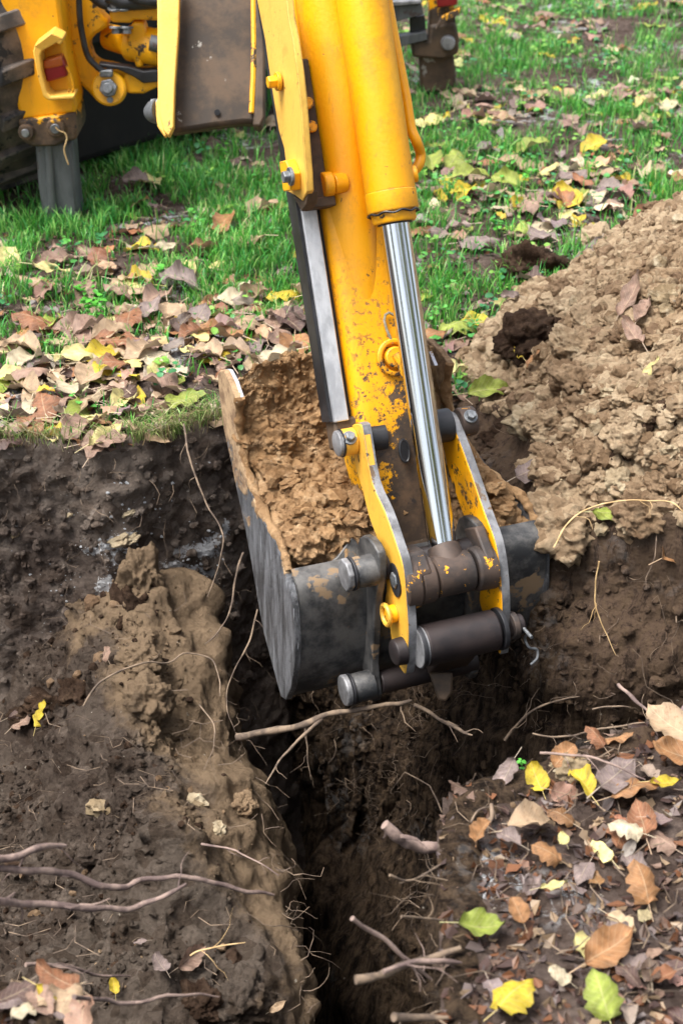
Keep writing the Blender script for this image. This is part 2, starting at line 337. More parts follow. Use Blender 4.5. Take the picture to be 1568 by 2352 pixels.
def normal(x, y, e=.03):
    a = surf(x - e, y); b = surf(x + e, y); c_ = surf(x, y - e); d = surf(x, y + e)
    n = np.array([np.nan_to_num(a - b), np.nan_to_num(c_ - d), 2 * e]); return n / np.linalg.norm(n)
def grid_faces(nr, nc):
    i = np.arange(nr - 1)[:, None] * nc + np.arange(nc - 1)[None]; return np.stack([i, i + 1, i + nc + 1, i + nc], -1).reshape(-1, 4)
def gnormals(p):
    du = np.gradient(p, axis=1); dv = np.gradient(p, axis=0); n = np.cross(du, dv); return n / (np.linalg.norm(n, axis=2, keepdims=True) + 1e-9)
def rough_surface(name, p, mat, amp, flip=False, keep=None, parent=None):
    """p (rows, cols, 3): displaced along its normals by amp(points)->metres"""
    n = gnormals(p); n = -n if flip else n; q = p.reshape(-1, 3); d = amp(q)
    v = q + n.reshape(-1, 3) * d[:, None]; f = grid_faces(*p.shape[:2])
    if flip: f = f[:, ::-1]
    if keep is not None: f = f[keep(q[f].mean(1))]
    return link(name, npmesh(name, v, f, mat), parent)
def nonuni(parts):
    return np.unique(np.concatenate([np.arange(a, b, s) for a, b, s in parts]))

# ground sheet
Yr = np.concatenate([np.arange(-6, 1.2, .3), np.arange(1.2, 4.2, .016), 4.2 * 1.006 ** np.arange(0, 160), 4.2 * 1.006 ** 160 * 1.08 ** np.arange(1, 50)])
s_ = np.linspace(-1, 1, 300); tt = s_ * (.28 + .72 * s_ ** 6)
X = tt[None] * (np.maximum(Yr, 1)[:, None] * 1.4 + 2.6); Y = np.broadcast_to(Yr[:, None], X.shape)
g0 = np.stack([X, Y, groundz(X, Y) - pileh(X, Y)], -1)
ground = rough_surface('ground', g0, M['ground'], lambda q: .004 * fbm(q * 40, 2), keep=lambda c: ~inside(c[:, 0], c[:, 1]))
tag(ground, kind='structure')

# trench walls
def resample(path, fine=.012, coarse=.12, lim=1.35):
    out = []
    for (a, b) in zip(path[:-1], path[1:]):
        a = np.array(a); b = np.array(b); n = max(1, int(np.linalg.norm(b - a) / (fine if min(abs(a[0]), abs(b[0])) < lim and max(a[1], b[1]) > 1 else coarse)))
        out += [a + (b - a) * k / n for k in range(n)]
    out = np.array(out + [np.array(path[-1])]); k = np.ones(9) / 9; pad = np.pad(out, ((4, 4), (0, 0)), 'edge')
    return np.stack([np.convolve(pad[:, i], k, 'valid') for i in (0, 1)], 1)
def wall(name, path, mat, lean, amp, parent=None, zt=None):
    p = resample(path); t_ = np.gradient(p, axis=0); t_ /= np.linalg.norm(t_, axis=1)[:, None] + 1e-9; n = np.stack([t_[:, 1], -t_[:, 0]], 1)   # into the trench
    zs = np.concatenate([[-.04, .006, .012, .0], -np.arange(.012, 1.2, .013), -np.arange(1.2, 2.3, .05)]); off = np.concatenate([[-.09, -.05, -.02, .002], np.zeros(len(zs) - 4)])
    R = []
    top = (groundz(p[:, 0], p[:, 1]) if zt is None else zt)
    for z, o in zip(zs, off):
        q = p + n * (o + lean(-min(z, 0), p)[:, None] if callable(lean) else o + lean * -min(z, 0))
        R.append(np.concatenate([q, (top * (1 if z > -.1 else max(0, 1 + (z + .1) * 3)) + z)[:, None]], 1))
    return rough_surface(name, np.array(R), mat, amp, parent=parent, flip=True)
def wall_amp(q):
    w1, id1 = worley(q * np.array([7, 7, 9])); w2, _ = worley(q * 22)
    k = sst(.02, -.06, q[:, 2])
    g = n3(np.stack([q[:, 0] * 14, q[:, 1] * 14, q[:, 2] * 1.6], 1))
    return k * (.05 * fbm(q * 3.2, 3) + .020 * (id1 - .5) + .024 * (.6 - w1) + .016 * (.5 - w2) + .016 * g + .012 * np.abs(fbm(q * 18, 4, .6)) + .009 * fbm(q * 40, 2)) + (1 - k) * .008 * fbm(q * 20, 2)
def wall_soft(q):
    w1, id1 = worley(q * np.array([5, 5, 7]))
    k = sst(.02, -.06, q[:, 2]); soft = sst(-.05, -.4, q[:, 2]) * sst(-.2, -.5, q[:, 0])
    return k * (.035 * fbm(q * 3.2, 3) + .018 * (.6 - w1) * (1 - soft * .5) + .016 * np.abs(fbm(q * np.array([9, 9, 16]), 4, .6)) * (1 - soft * .4) + .010 * fbm(q * 38, 3))
wall_soft_split = FAR[:8]
fl = wall('trench_face', FAR[:8], M['wall'], lambda z, p: .06 * z + .10 * sst(.4, 1.6, z) + 0 * p[:, 0], wall_soft); tag(fl, kind='structure')
CHK = [(262, 1245, 30, 18), (300, 1235, 22, 16), (285, 1285, 45, 18), (240, 1345, 22, 30), (270, 1370, 30, 20), (238, 1420, 20, 14), (163, 1183, 9, 7), (304, 1180, 14, 9), (450, 1315, 55, 16), (470, 1265, 40, 18), (400, 1300, 40, 12), (215, 1265, 30, 10), (520, 1210, 10, 20), (490, 1240, 25, 12), (420, 1265, 30, 12)]
def chalk_mask(o):
    v = np.array([q.co[:] for q in o.data.vertices]); x, y, _ = px(v); m = np.zeros(len(v)) + .12
    for cx, cy, sx, s2 in CHK: m = np.maximum(m, np.exp(-((x - cx) / sx) ** 2 - ((y - cy) / s2) ** 2) * .95)
    at = o.data.color_attributes.new('col', 'FLOAT_COLOR', 'POINT'); at.data.foreach_set('color', np.repeat(m[:, None], 4, 1).astype(np.float32).ravel())
chalk_mask(fl)
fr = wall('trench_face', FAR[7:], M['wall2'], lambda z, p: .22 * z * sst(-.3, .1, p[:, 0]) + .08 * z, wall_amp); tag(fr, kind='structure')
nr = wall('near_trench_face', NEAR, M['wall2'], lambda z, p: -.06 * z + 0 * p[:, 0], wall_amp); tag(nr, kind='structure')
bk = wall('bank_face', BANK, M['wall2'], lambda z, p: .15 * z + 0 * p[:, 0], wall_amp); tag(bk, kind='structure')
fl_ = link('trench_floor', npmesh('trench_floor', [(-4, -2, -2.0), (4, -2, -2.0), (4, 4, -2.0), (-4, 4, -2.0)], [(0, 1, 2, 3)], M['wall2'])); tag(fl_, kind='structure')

# slumped berm between the left hollow and the trench: a sheet that rolls over its edge and down
ys = nonuni([(1.2, 3.16, .009)]); us = np.concatenate([np.linspace(0, .35, 16), np.linspace(.352, 1, 130), np.linspace(1.01, 2, 90)])
e = np.interp(ys, EY, EX); X = np.where(us[None] <= 1, -3 + (e[:, None] + 3) * np.where(us < .352, us * 2.05, .72 + (us - .352) / .648 * .28)[None].clip(0, 1), 0)
Z = bermz(X, np.broadcast_to(ys[:, None], X.shape)); t2 = np.clip(us - 1, 0, 1)[None]
ze = bermz(e, ys)[:, None]
X = np.where(us[None] <= 1, X, e[:, None] + .10 * t2 + .05 * np.sqrt(t2)); Z = np.where(us[None] <= 1, Z, ze - 1.7 * t2 ** 1.35)
def cb(w, r=.62): return np.sqrt(np.maximum(0, 1 - (w / r) ** 2))
def berm_amp(q):
    w1, i1 = worley(q * 11); w2, i2 = worley(q * 26); w3, _ = worley(q * 55)
    rougher = sst(-.06, -.30, q[:, 0] - np.interp(q[:, 1], EY, EX)) * .75 + .25
    return .060 * fbm(q * 3.4, 4, .55) + rougher * (.024 * cb(w1) * (i1 > .45) + .011 * cb(w2) * (i2 > .35) + .005 * cb(w3)) + .009 * fbm(q * 30, 3)
berm = rough_surface('earth_berm', np.stack([X, np.broadcast_to(ys[:, None], X.shape), Z], -1), M['bermm'], berm_amp)
tag(berm, 'slumped ridge of grey brown earth left of the deep dark trench', 'soil mound')

# spoil heap
xs = nonuni([(.15, 1.30, .0062), (1.35, 3.2, .04)]); yy = nonuni([(2.3, 4.1, .0068), (4.1, 5.1, .03)])
X, Y = np.meshgrid(xs, yy)
H = pileh(X, Y)
def pile_amp(q):
    w1, i1 = worley(q * 9); w2, i2 = worley(q * 21); w3, i3 = worley(q * 48); k = sst(0.0, .03, q[:, 2])
    lo = sst(1.0, .45, q[:, 1] * .35 - .2 + q[:, 2]); return k * (.040 * fbm(q * 3, 4) + .034 * cb(w1) * (i1 > .5) * (.25 + .75 * lo) + .020 * cb(w2) * (i2 > .35) * (.4 + .6 * lo) + .008 * cb(w3) * (i3 > .3) + .006 * fbm(q * 40, 2)) - .014
heap = rough_surface('spoil_heap', np.stack([X, Y, H + groundz(X, Y) - pileh(X, Y) + .004], -1), M['tan'], pile_amp,
                     keep=lambda c: (pileh(c[:, 0], c[:, 1]) > .001) & ~inside(c[:, 0], c[:, 1] - .0))
tag(heap, 'big heap of dry tan excavated earth right of the trench', 'soil heap')

# what lies on top at each place, from the displaced meshes themselves
HM = np.full((720, 460), np.nan)
def _bin(x, y): return np.clip(((np.asarray(x) + 3.6) * 100).astype(int), 0, 719), np.clip(((np.asarray(y) - .8) * 100).astype(int), 0, 459)
for o_ in (berm, heap):
    n_ = len(o_.data.vertices); v_ = np.empty(n_ * 3, np.float32); o_.data.vertices.foreach_get('co', v_); v_ = v_.reshape(-1, 3); used_ = np.zeros(n_, bool)
    f_ = np.empty(len(o_.data.polygons) * 4, np.int32); o_.data.polygons.foreach_get('vertices', f_); used_[f_] = True; v_ = v_[used_]
    i_, j_ = _bin(v_[:, 0], v_[:, 1]); T_ = np.full(HM.shape, -9.); np.maximum.at(T_, (i_, j_), v_[:, 2]); HM = np.where(T_ > -8.9, np.fmax(HM, T_), HM)
surf_base = surf
def surf(x, y):
    b_ = surf_base(x, y); i_, j_ = _bin(x, y); h_ = HM[i_, j_]
    return np.where(np.isnan(b_) | np.isnan(h_), b_, np.maximum(h_, b_ if 0 else h_))

# ================================================================== THE BACKHOE (one machine, one thing)
hoe = empty('backhoe', G(560, 420)); tag(hoe, 'yellow backhoe with its muddy digging bucket lowered into the trench', 'backhoe')
LC = 1.10
O = PL(1017, 1262, LC); T = PL(829, -10, LC); AX = (T - O) / np.linalg.norm(T - O); LEN = np.linalg.norm(T - O)
NN = np.cross(L, AX); NN *= np.sign(NN @ (CC - O))
def A(l, s, n): return O + l * L + s * AX + n * NN                 # l sideways, s up the arm, n towards the viewer
def sy(y): return (1262 - y) / 1272 * LEN                          # photo height on the ram line -> s
AXS = (L, AX, NN)
def part(name, mb, mat, parent=None, bevel=.0, smooth=35): return mb.build(name, M[mat], parent or hoe, smooth, bevel)
def plate(pts, l, th): return MB().prism([PL(x, y, l) for x, y in pts], L * th)
def hexbolt(name, c, ax, r, h, mat, parent, washer=True):
    c = np.asarray(c); ax = np.asarray(ax) / np.linalg.norm(ax)
    b = part(name, MB().cyl(c, c + ax * h, r, 6, .4), mat, parent, .0015)
    if washer: part('washer', MB().cyl(c - ax * .002, c + ax * h * .25, r * 1.45, 24), mat, parent, .001)
    return b

def smoothpath_(pts, n=4):
    pts = [np.asarray(p, float) for p in pts]; o_ = []
    for i in range(len(pts) - 1):
        p0, p1, p2, p3 = [pts[min(max(j, 0), len(pts) - 1)] for j in (i - 1, i, i + 1, i + 2)]
        for u in np.linspace(0, 1, n, endpoint=False): o_.append(.5 * (2 * p1 + (p2 - p0) * u + (2 * p0 - 5 * p1 + 4 * p2 - p3) * u * u + (3 * p1 - p0 - 3 * p2 + p3) * u ** 3))
    return o_ + [pts[-1]]
# --- dipper arm: round-cornered box, tapering to the bucket hinge
arm = MB(); V = []; ns = 48; nk = 28
for i in range(ns):
    s = -.06 + i / (ns - 1) * (sy(-900) + .06); tp = sst(.30, -.05, s)
    w2 = .079 - .018 * tp; n1, n0 = -.068 - .045 * tp, -.235 + .03 * tp; h2 = (n1 - n0) / 2; nc = (n1 + n0) / 2
    for k in range(nk):
        a = 2 * math.pi * k / nk; e_ = .32; cx, sx = math.cos(a), math.sin(a)
        V.append(A(-.030 + w2 * math.copysign(abs(cx) ** e_, cx), s, nc + h2 * math.copysign(abs(sx) ** e_, sx)))
arm.add(V, [(i * nk + k, i * nk + (k + 1) % nk, (i + 1) * nk + (k + 1) % nk, (i + 1) * nk + k) for i in range(ns - 1) for k in range(nk)] + [tuple(range(nk))[::-1]])
armo = part('dipper_arm', arm, 'arm', smooth=50)
# drain hole, lifting eye, wire loop on the arm face
hh = A(-.022, sy(1025), -.072); part('hole_rim', MB().tube([hh + .022 * math.cos(a) * .45 * L + .022 * math.sin(a) * AX for a in np.linspace(0, 6.283, 22)], .003, 6), 'black', armo)
part('drain_hole', MB().prism([hh + .020 * math.cos(a) * .45 * L + .020 * math.sin(a) * AX - NN * .003 for a in np.linspace(0, 6, 18)], NN * .0045), 'black', armo)
rb = A(-.018, sy(803), -.066)
part('lifting_ring', MB().tube([rb + NN * .004 + .032 * (math.cos(a) * L * .95 + math.sin(a) * AX) for a in np.linspace(0, 6.283, 30)], .006, 8), 'ylow', armo)
part('ring_boss', MB().cyl(rb - NN * .01, rb + NN * .016, .021, 28), 'ylow', armo, .003)
part('latch_finger', MB().tube([rb + NN * .018 + .006 * AX, rb + NN * .024 - .012 * AX + .006 * L, rb + NN * .020 - .040 * AX + .010 * L], [.010, .010, .008], 10), 'ylow', armo)
wp = [A(-.018, sy(y), -.060) + L * dx for y, dx in ((705, .012), (698, .002), (702, -.006), (715, -.010), (735, -.008), (770, .000))]
part('wire_loop', MB().tube(wp, .0028, 6), 'wire', armo)
part('wire_loop', MB().tube([A(-.018, sy(y), -.062) + L * dx for y, dx in ((825, .012), (845, .016), (865, .022))], .0022, 6), 'wire', armo)
# --- slide rail down the arm's left side
so = part('slide_rail', MB().box(A(-.137, (sy(932) + 2.0) / 2, -.115), AXS, (.032, 2.0 - sy(932), .055)), 'bar', None, .002)
part('rail_backing', MB().box(A(-.113, (sy(925) + 2.0) / 2, -.140), AXS, (.020, 2.0 - sy(925), .062)), 'black', None, .002)
part('rail_edge', MB().box(A(-.1565, (sy(930) + 2.0) / 2, -.118), AXS, (.007, 2.0 - sy(930), .050)), 'black', None, .001)
part('rail_foot', MB().box(A(-.126, (sy(925) + sy(1000)) / 2, -.122), AXS, (.052, sy(925) - sy(1000), .056)), 'brown', None, .006)
# --- bucket ram
barrel = part('ram_barrel', MB().tube([A(0, s, 0) for s in (sy(474), sy(470), sy(430), sy(428), sy(424), 1.9)], [.0485, .0500, .0500, .0485, .049, .049], 56), 'yel', None)
part('gland_ring', MB().tube([A(0, sy(y), 0) for y in (500, 494, 470)], [.040, .043, .043], 48), 'ylow', barrel, .001)
part('wiper_seal', MB().tube([A(0, sy(y), 0) for y in (503, 498)], [.0335, .0345], 48), 'black', barrel)
part('weld_bead', MB().tube([A(0, sy(478), 0) + .049 * (math.cos(a) * L + math.sin(a) * NN) + AX * .002 * math.sin(9 * a) for a in np.linspace(0, 6.283, 60)], .0022, 6), 'black', barrel)
part('ram_rod', MB().cyl(A(0, .0, 0), A(0, sy(480), 0), .0283, 96), 'chrome', None)
part('ram_rod_foot', MB().cyl(A(0, -.015, 0), A(0, .004, 0), .0305, 48), 'eye', None)
# fillet body joining barrel and arm
part('ram_cradle', MB().tube([A(-.052, sy(860), -.125), A(-.052, sy(640), -.112), A(-.052, sy(420), -.092), A(-.052, sy(200), -.070), A(-.052, 1.9, -.055)], [.03, .046, .052, .054, .052], 40), 'yel', None)
pp = [(878, -60), (889, 0), (900, 60), (913, 128), (931, 219), (943, 292), (956, 325), (965, 352), (963, 374), (952, 390), (936, 398)]
pth = [P(x, y, 2.99 + .02 * (i > 6)) for i, (x, y) in enumerate(pp)]
cr = []
for i in range(len(pth) - 1):
    p0, p1, p2, p3 = [np.array(pth[min(max(j, 0), len(pth) - 1)]) for j in (i - 1, i, i + 1, i + 2)]
    for u in np.linspace(0, 1, 6, endpoint=False): cr.append(.5 * (2 * p1 + (p2 - p0) * u + (2 * p0 - 5 * p1 + 4 * p2 - p3) * u * u + (3 * p1 - p0 - 3 * p2 + p3) * u ** 3))
cr.append(pth[-1]); part('hydraulic_pipe', MB().tube(cr, .0102, 16), 'yel', None)
part('pipe_boss', MB().cyl(A(.036, sy(398), .0), A(.058, sy(396), .006), .016, 24), 'yel', None, .003)
# --- guard plate and clamp on the left
gp = part('guard_plate', plate([(578, -60), (652, -60), (662, 40), (672, 90), (682, 160), (690, 230), (697, 330), (703, 400), (705, 440), (694, 462), (676, 448), (655, 438), (648, 400), (656, 370), (652, 340), (640, 300), (622, 190), (608, 90)], .925, .014), 'yplate', None, .002)
part('guard_tip', plate([(672, 450), (694, 462), (706, 440), (703, 470), (692, 486)], .928, .022), 'brown', None, .002)
part('clamp_plate', plate([(641, 372), (655, 368), (668, 400), (668, 438), (650, 440)], .905, .020), 'yelc', None, .002)
hexbolt('clamp_bolt', PL(668, 405, .905), -L, .012, .016, 'bolt', gp); hexbolt('guard_bolt', PL(640, 187, .920), -L, .012, .022, 'yelc', gp)
ch = part('rail_clamp', MB().box(A(-.128, (sy(105) + sy(440)) / 2, -.066), AXS, (.044, sy(105) - sy(440), .040)), 'brown', None, .004)
for y in (205, 258): part('clamp_stud', MB().cyl(A(-.122, sy(y), -.048), A(-.122, sy(y), -.038), .011, 20), 'ylow', ch, .002)
part('rail_clamp_foot', MB().box(A(-.122, sy(428), -.062), AXS, (.050, .020, .046)), 'brown', ch, .003)
part('pivot_disc', MB().cyl(A(-.118, sy(390), -.045), A(-.098, sy(390), -.045), .024, 36), 'yel', None, .003)
part('pivot_boss', MB().cyl(A(-.098, sy(390), -.045), A(-.070, sy(390), -.050), .020, 36), 'yel', None, .002)

# --- bucket
BL, BW = .803, .545
def WO(p): return float(np.interp(p @ Q, [2.40, 2.79], [.548, .452]))          # the bucket is a little narrower at its lip
prof = [(524, 938), (520, 962), (522, 1020), (540, 1110), (562, 1200), (578, 1290), (594, 1380), (612, 1460), (630, 1530), (650, 1600), (668, 1575), (676, 1520), (677, 1450), (676, 1400), (670, 1350), (654, 1310)]
bp = [PL(x, y, BL) for x, y in prof]
bucket = empty('bucket', np.mean(bp, 0) - hoe.location); bucket.parent = hoe
rim = [(500, 858), (506, 850), (514, 852), (528, 880), (540, 915), (540, 985), (553, 1060), (572, 1120), (590, 1170), (612, 1212), (632, 1245), (644, 1280), (652, 1312)]
side_poly = rim + [(664, 1350), (674, 1400), (678, 1470), (676, 1530), (668, 1580), (656, 1608), (645, 1600), (626, 1530), (606, 1455), (590, 1370), (577, 1290), (561, 1205), (545, 1130), (528, 1050), (514, 985), (503, 900)]
sp_ = [PL(x, y, BL) for x, y in side_poly]
part('side_plate', MB().prism(sp_, L * .014), 'side', bucket, .002); part('side_plate', MB().prism([p + L * WO(p) for p in sp_], L * .014), 'side', bucket, .002)
er = [PL(x, y, BL) for x, y in ((500, 858), (506, 850), (514, 852), (528, 880), (540, 915), (541, 950))]
for off in (0, 1): part('side_cutter', MB().prism([p + L * (off * (WO(er[0]) - .020) + .012) for p in er[:5]] + [er[0] + L * (off * (WO(er[0]) - .020) + .012) + np.array([0, 0, -.05])], L * .008), 'cut', bucket, .001)
rimtube = [PL(x, y, BL) for x, y in rim[4:]]
for off in (0, 1):
    rp = smoothpath_([p + L * (.010 + off * (WO(p) - .006)) for p in rimtube], 10); nz = n3(np.array(rp) * 30)
    part('rim_crust', MB().tube(rp, list(.0095 + .006 * nz + .003 * n3(np.array(rp) * 90)), 10), 'load', bucket, 0, 60)
def smoothpath(pts, n=4):
    pts = [np.asarray(p, float) for p in pts]; o_ = []
    for i in range(len(pts) - 1):
        p0, p1, p2, p3 = [pts[min(max(j, 0), len(pts) - 1)] for j in (i - 1, i, i + 1, i + 2)]
        for u in np.linspace(0, 1, n, endpoint=False): o_.append(.5 * (2 * p1 + (p2 - p0) * u + (2 * p0 - 5 * p1 + 4 * p2 - p3) * u * u + (3 * p1 - p0 - 3 * p2 + p3) * u ** 3))
    return o_ + [pts[-1]]
sh = smoothpath(bp, 4); n = len(sh); cen = np.mean(sh, 0); inn = [p + (cen - p) / np.linalg.norm(cen - p) * .012 for p in sh]
mb = MB(); a = .012 * L
mb.add([p + a for p in sh] + [p + (WO(p) + .002) * L for p in sh] + [p + a for p in inn] + [p + (WO(p) + .002) * L for p in inn],
       [f for i in range(n - 1) for f in ((i, i + 1, n + i + 1, n + i), (2 * n + i + 1, 2 * n + i, 3 * n + i, 3 * n + i + 1))] + [(0, n, 3 * n, 2 * n), (n - 1, 2 * n - 1, 4 * n - 1, 3 * n - 1)])
part('bucket_shell', mb, 'shell', bucket, 0, 40)
part('lip_blade', MB().box(PL(752, 902, BL + .245) + np.zeros(3), (L, Q * .5 + ZU * .866, np.cross(L, Q * .5 + ZU * .866)), (.06, .026, .010)), 'cut', bucket, .002)
# raised back gusset and hinge ears
gd = 2.985
gus = [(652, 1314), (700, 1306), (752, 1296), (774, 1280), (796, 1250), (812, 1228), (824, 1218), (836, 1217), (846, 1232), (848, 1262), (850, 1330), (760, 1345), (660, 1345)]
gq = []
for x, y in gus:
    k = (x - 652) / 200; gq.append(P(x, y, (CC * 0 + 1)[0] * (3.0 + .055 * k)))
part('back_gusset', MB().prism(gq, (Q * .8 - ZU * .3) * .012), 'shell', bucket, .002)
earp = [(824, 1236), (833, 1230), (845, 1236), (857, 1250), (866, 1268), (870, 1290), (868, 1330), (861, 1370), (858, 1420), (855, 1480), (852, 1530), (860, 1600), (855, 1612), (842, 1600), (832, 1560), (828, 1480), (822, 1420), (818, 1360), (812, 1290)]
EL = .955
epts = [PL(x, y, EL) for x, y in earp]
ear = part('hinge_ear', MB().prism(epts, L * .018), 'shell', bucket, .003); ear2 = part('hinge_ear', MB().prism([p + L * .215 for p in epts], L * .018), 'shell', bucket, .003)
for (x, y, r) in ((855, 1308, .031), (850, 1572, .030)):
    c = PL(x, y, EL); e_o = ear
    part('pin_boss', MB().tube([c - L * .040, c - L * .036, c + L * .004], [r * .93, r, r * 1.04], 40), 'shell', ear, .001)
    part('retaining_ring', MB().cyl(c - L * .046, c - L * .041, r * 1.10, 40), 'black', ear, .001)
    part('pin_head', MB().cyl(c - L * .060, c - L * .047, r * 1.08, 8 if y < 1400 else 24, .3), 'edge', ear, .003)
    part('hinge_pin_tube', MB().cyl(c + L * .02, c + L * .235, r * .8, 32), 'tubem', bucket, .002)
# casting between pin tube and lower hinge (tipping link)
rsp = smoothpath([PL(x, y, BL + .548) for x, y in ((1108, 1190), (1122, 1150), (1146, 1130), (1176, 1150), (1203, 1192), (1224, 1252), (1238, 1330), (1238, 1400), (1222, 1465), (1196, 1512), (1150, 1540), (1100, 1500), (1096, 1300))], 5)
part('side_shroud', MB().prism(rsp, L * .012), 'shell', bucket, .002); part('shroud_edge', MB().tube([p + L * .006 for p in rsp], .0045, 8), 'cut', bucket)
# --- side links
lf = [(804, 982), (812, 974), (828, 976), (834, 1000), (853, 1107), (883, 1176), (907, 1245), (924, 1303), (931, 1379), (936, 1450), (934, 1500), (931, 1540), (926, 1546), (912, 1520), (898, 1468), (893, 1430), (884, 1400), (883, 1372), (887, 1344), (872, 1258), (848, 1190), (830, 1120), (814, 1066)]
rf = [(1004, 960), (1010, 950), (1024, 952), (1034, 966), (1055, 1018), (1082, 1093), (1110, 1176), (1134, 1241), (1146, 1310), (1151, 1396), (1149, 1470), (1146, 1502), (1136, 1480), (1120, 1430), (1106, 1404), (1096, 1361), (1092, 1290), (1075, 1220), (1048, 1141), (1030, 1086), (1017, 1028)]
L1, L2 = .985, 1.186
def link_plate(pts, l, name, mat):
    b = MB(); p = smoothpath([PL(x, y, l) for x, y in pts + pts[:1]], 3)[:-1]; n = len(p); c = np.mean(p, 0)
    o = part(name, MB().prism(p, L * .017), mat, None, .0025)
    rim_ = MB()                                                       # bare rubbed edge strip, 1 mm proud
    q = [x + (x - c) / np.linalg.norm(x - c) * .0012 for x in p]
    rim_.add([x + L * .0015 for x in q] + [x + L * .0185 for x in q], [(i, (i + 1) % n, n + (i + 1) % n, n + i) for i in range(n)])
    part('worn_edge', rim_, 'edge', o); return o
lk = link_plate(lf, L1, 'side_link', 'link'); rk = link_plate(rf, L2, 'side_link', 'linkd')
# left link: top pivot boss, pin cap and bolt, hole, ring, pin head
c = PL(815, 1012, L1); part('pivot_boss', MB().cyl(c - L * .030, c + L * .0, .027, 40), 'link', lk, .003)
part('pin_cap', MB().tube([c - L * .040, c - L * .038, c - L * .031], [.023, .026, .026], 40), 'edge', lk, .001); part('seal', MB().cyl(c - L * .0315, c - L * .0285, .0285, 40), 'black', lk)
tb = c - L * .018 + NN * .022 + AX * .008; hexbolt('lock_bolt', tb, NN + .5 * AX, .010, .014, 'bolt', lk)
part('pivot_tube', MB().cyl(c + L * .017, c + L * .060, .030, 32), 'black', lk)
c = PL(908, 1332, L1); part('pin_end', MB().prism([c - L * .0006 + .034 * math.cos(a) * AX + .026 * math.sin(a) * NN for a in np.linspace(0, 6, 24)], -L * .002), 'black', lk)
part('pin_nut', MB().cyl(c - L * .006, c - L * .002, .017, 6), 'bolt', lk, .002)
c = PL(908, 1408, L1)
part('grease_ring', MB().tube([c - L * .020 + .020 * (math.cos(a) * AX + math.sin(a) * NN) for a in np.linspace(0, 6.283, 28)], .005, 8), 'link', lk)
part('grease_socket', MB().cyl(c - L * .018, c, .018, 28), 'yelc', lk)
c = PL(927, 1494, L1); part('pin_head', MB().tube([c - L * .024, c - L * .020, c], [.020, .026, .028], 36), 'tubem', lk, .001)
# right link fittings
c = PL(1032, 975, L2); part('pivot_tube', MB().cyl(c - L * .045, c, .034, 36), 'black', rk, .003); c2 = c + L * .018
part('pivot_boss', MB().cyl(c2, c2 + L * .035, .030, 36), 'eye', rk, .003); hexbolt('lock_bolt', c2 + L * .018 + NN * .026 + AX * .010, NN + .5 * AX, .010, .013, 'bolt', rk)
# --- rod eye assembly on the cross pin
cl = PL(965, 1315, L1 + .035); cr_ = PL(1125, 1295, L2)
ce = PL(1036, 1318, LC)
e0 = part('rod_eye', MB().tube([ce - L * .040, ce - L * .036, ce + L * .036, ce + L * .040], [.036, .041, .041, .036], 48), 'eye', None)
part('eye_neck', MB().tube([ce, O + AX * .004], [.038, .033], 32), 'eye', e0)
part('spacer', MB().tube([ce - L * .112, ce - L * .108, ce - L * .082, ce - L * .078], [.048, .052, .052, .048], 48), 'eye', e0, .001)
part('spacer', MB().tube([ce - L * .077, ce - L * .074, ce - L * .048, ce - L * .044], [.043, .047, .047, .043], 48), 'eye', e0, .001)
part('spacer', MB().tube([ce + L * .044, ce + L * .048, ce + L * .084], [.040, .044, .046], 48), 'eye', e0, .001)
part('link_lug', MB().prism([ce + L * .060 + u for u in (AX * .02 - NN * .04, AX * .075 - NN * .05, AX * .082 + NN * .005, AX * .02 + NN * .042, -AX * .03 + NN * .02)], L * .022), 'eye', e0, .004)
part('link_lug', MB().prism([ce - L * .100 + u for u in (AX * .02 - NN * .045, AX * .070 - NN * .03, AX * .060 + NN * .022, AX * .02 + NN * .046, -AX * .03 + NN * .03)], L * .045), 'eye', e0, .006)
part('cross_pin', MB().cyl(ce - L * .115, ce + L * .088, .024, 32), 'tubem', e0)
# --- lower cross tube
ta = PL(955, 1487, L1 + .018); tb_ = ta + L * (L2 - L1 - .019)
tub = part('cross_tube', MB().tube([ta + L * .014, ta + L * .018, tb_ - L * .018, tb_ - L * .014], [.038, .041, .041, .038], 48), 'tubem', None)
for p in (ta + L * .005, tb_ - L * .005): part('seal', MB().cyl(p - L * .004, p + L * .005, .043, 40), 'black', tub, .001)
for k in (0, 1): part('washer', MB().cyl(ta + L * (.0 + k * .011), ta + L * (.003 + k * .011), .040, 40), 'edge', tub)
tp = PL(1150, 1450, L2 + .017); tp = tb_ + L * .018
part('pin_end', MB().cyl(tp, tp + L * .028, .021, 32), 'tubem', rk, .003); part('pin_collar', MB().cyl(tp + L * .001, tp + L * .014, .028, 32), 'eye', rk, .002)
part('cotter_pin', MB().cyl(tp + L * .022 + NN * .05 - AX * .02, tp + L * .022 - NN * .04 + AX * .02, .0035, 8), 'bolt', rk)
rc = smoothpath([tp + L * .030 + u for u in (-AX * .018 + NN * .02, -AX * .030 + L * .0, -AX * .05 + L * .006, -AX * .058 + L * .022, -AX * .075 + L * .020, -AX * .085 + L * .004)], 5); part('retaining_clip', MB().tube(rc, .0028, 8), 'bolt', rk)
# tipping link between the cross tube and the bucket's lower pin
lowp = PL(850, 1572, EL) + L * .155
part('tipping_link', MB().prism([ta + L * .07 + u for u in (-NN * .03, NN * .02)] + [lowp - L * 0 + u + (ta + L * .07 - lowp) @ L * L for u in (NN * .03, -NN * .03)], L * .09), 'eye', None, .004)
part('tipping_link_nose', MB().prism([P(x, y, 3.02) for x, y in ((985, 1545), (1040, 1545), (1038, 1592), (1024, 1612), (1006, 1608))], fw * .03), 'brown', None, .005)
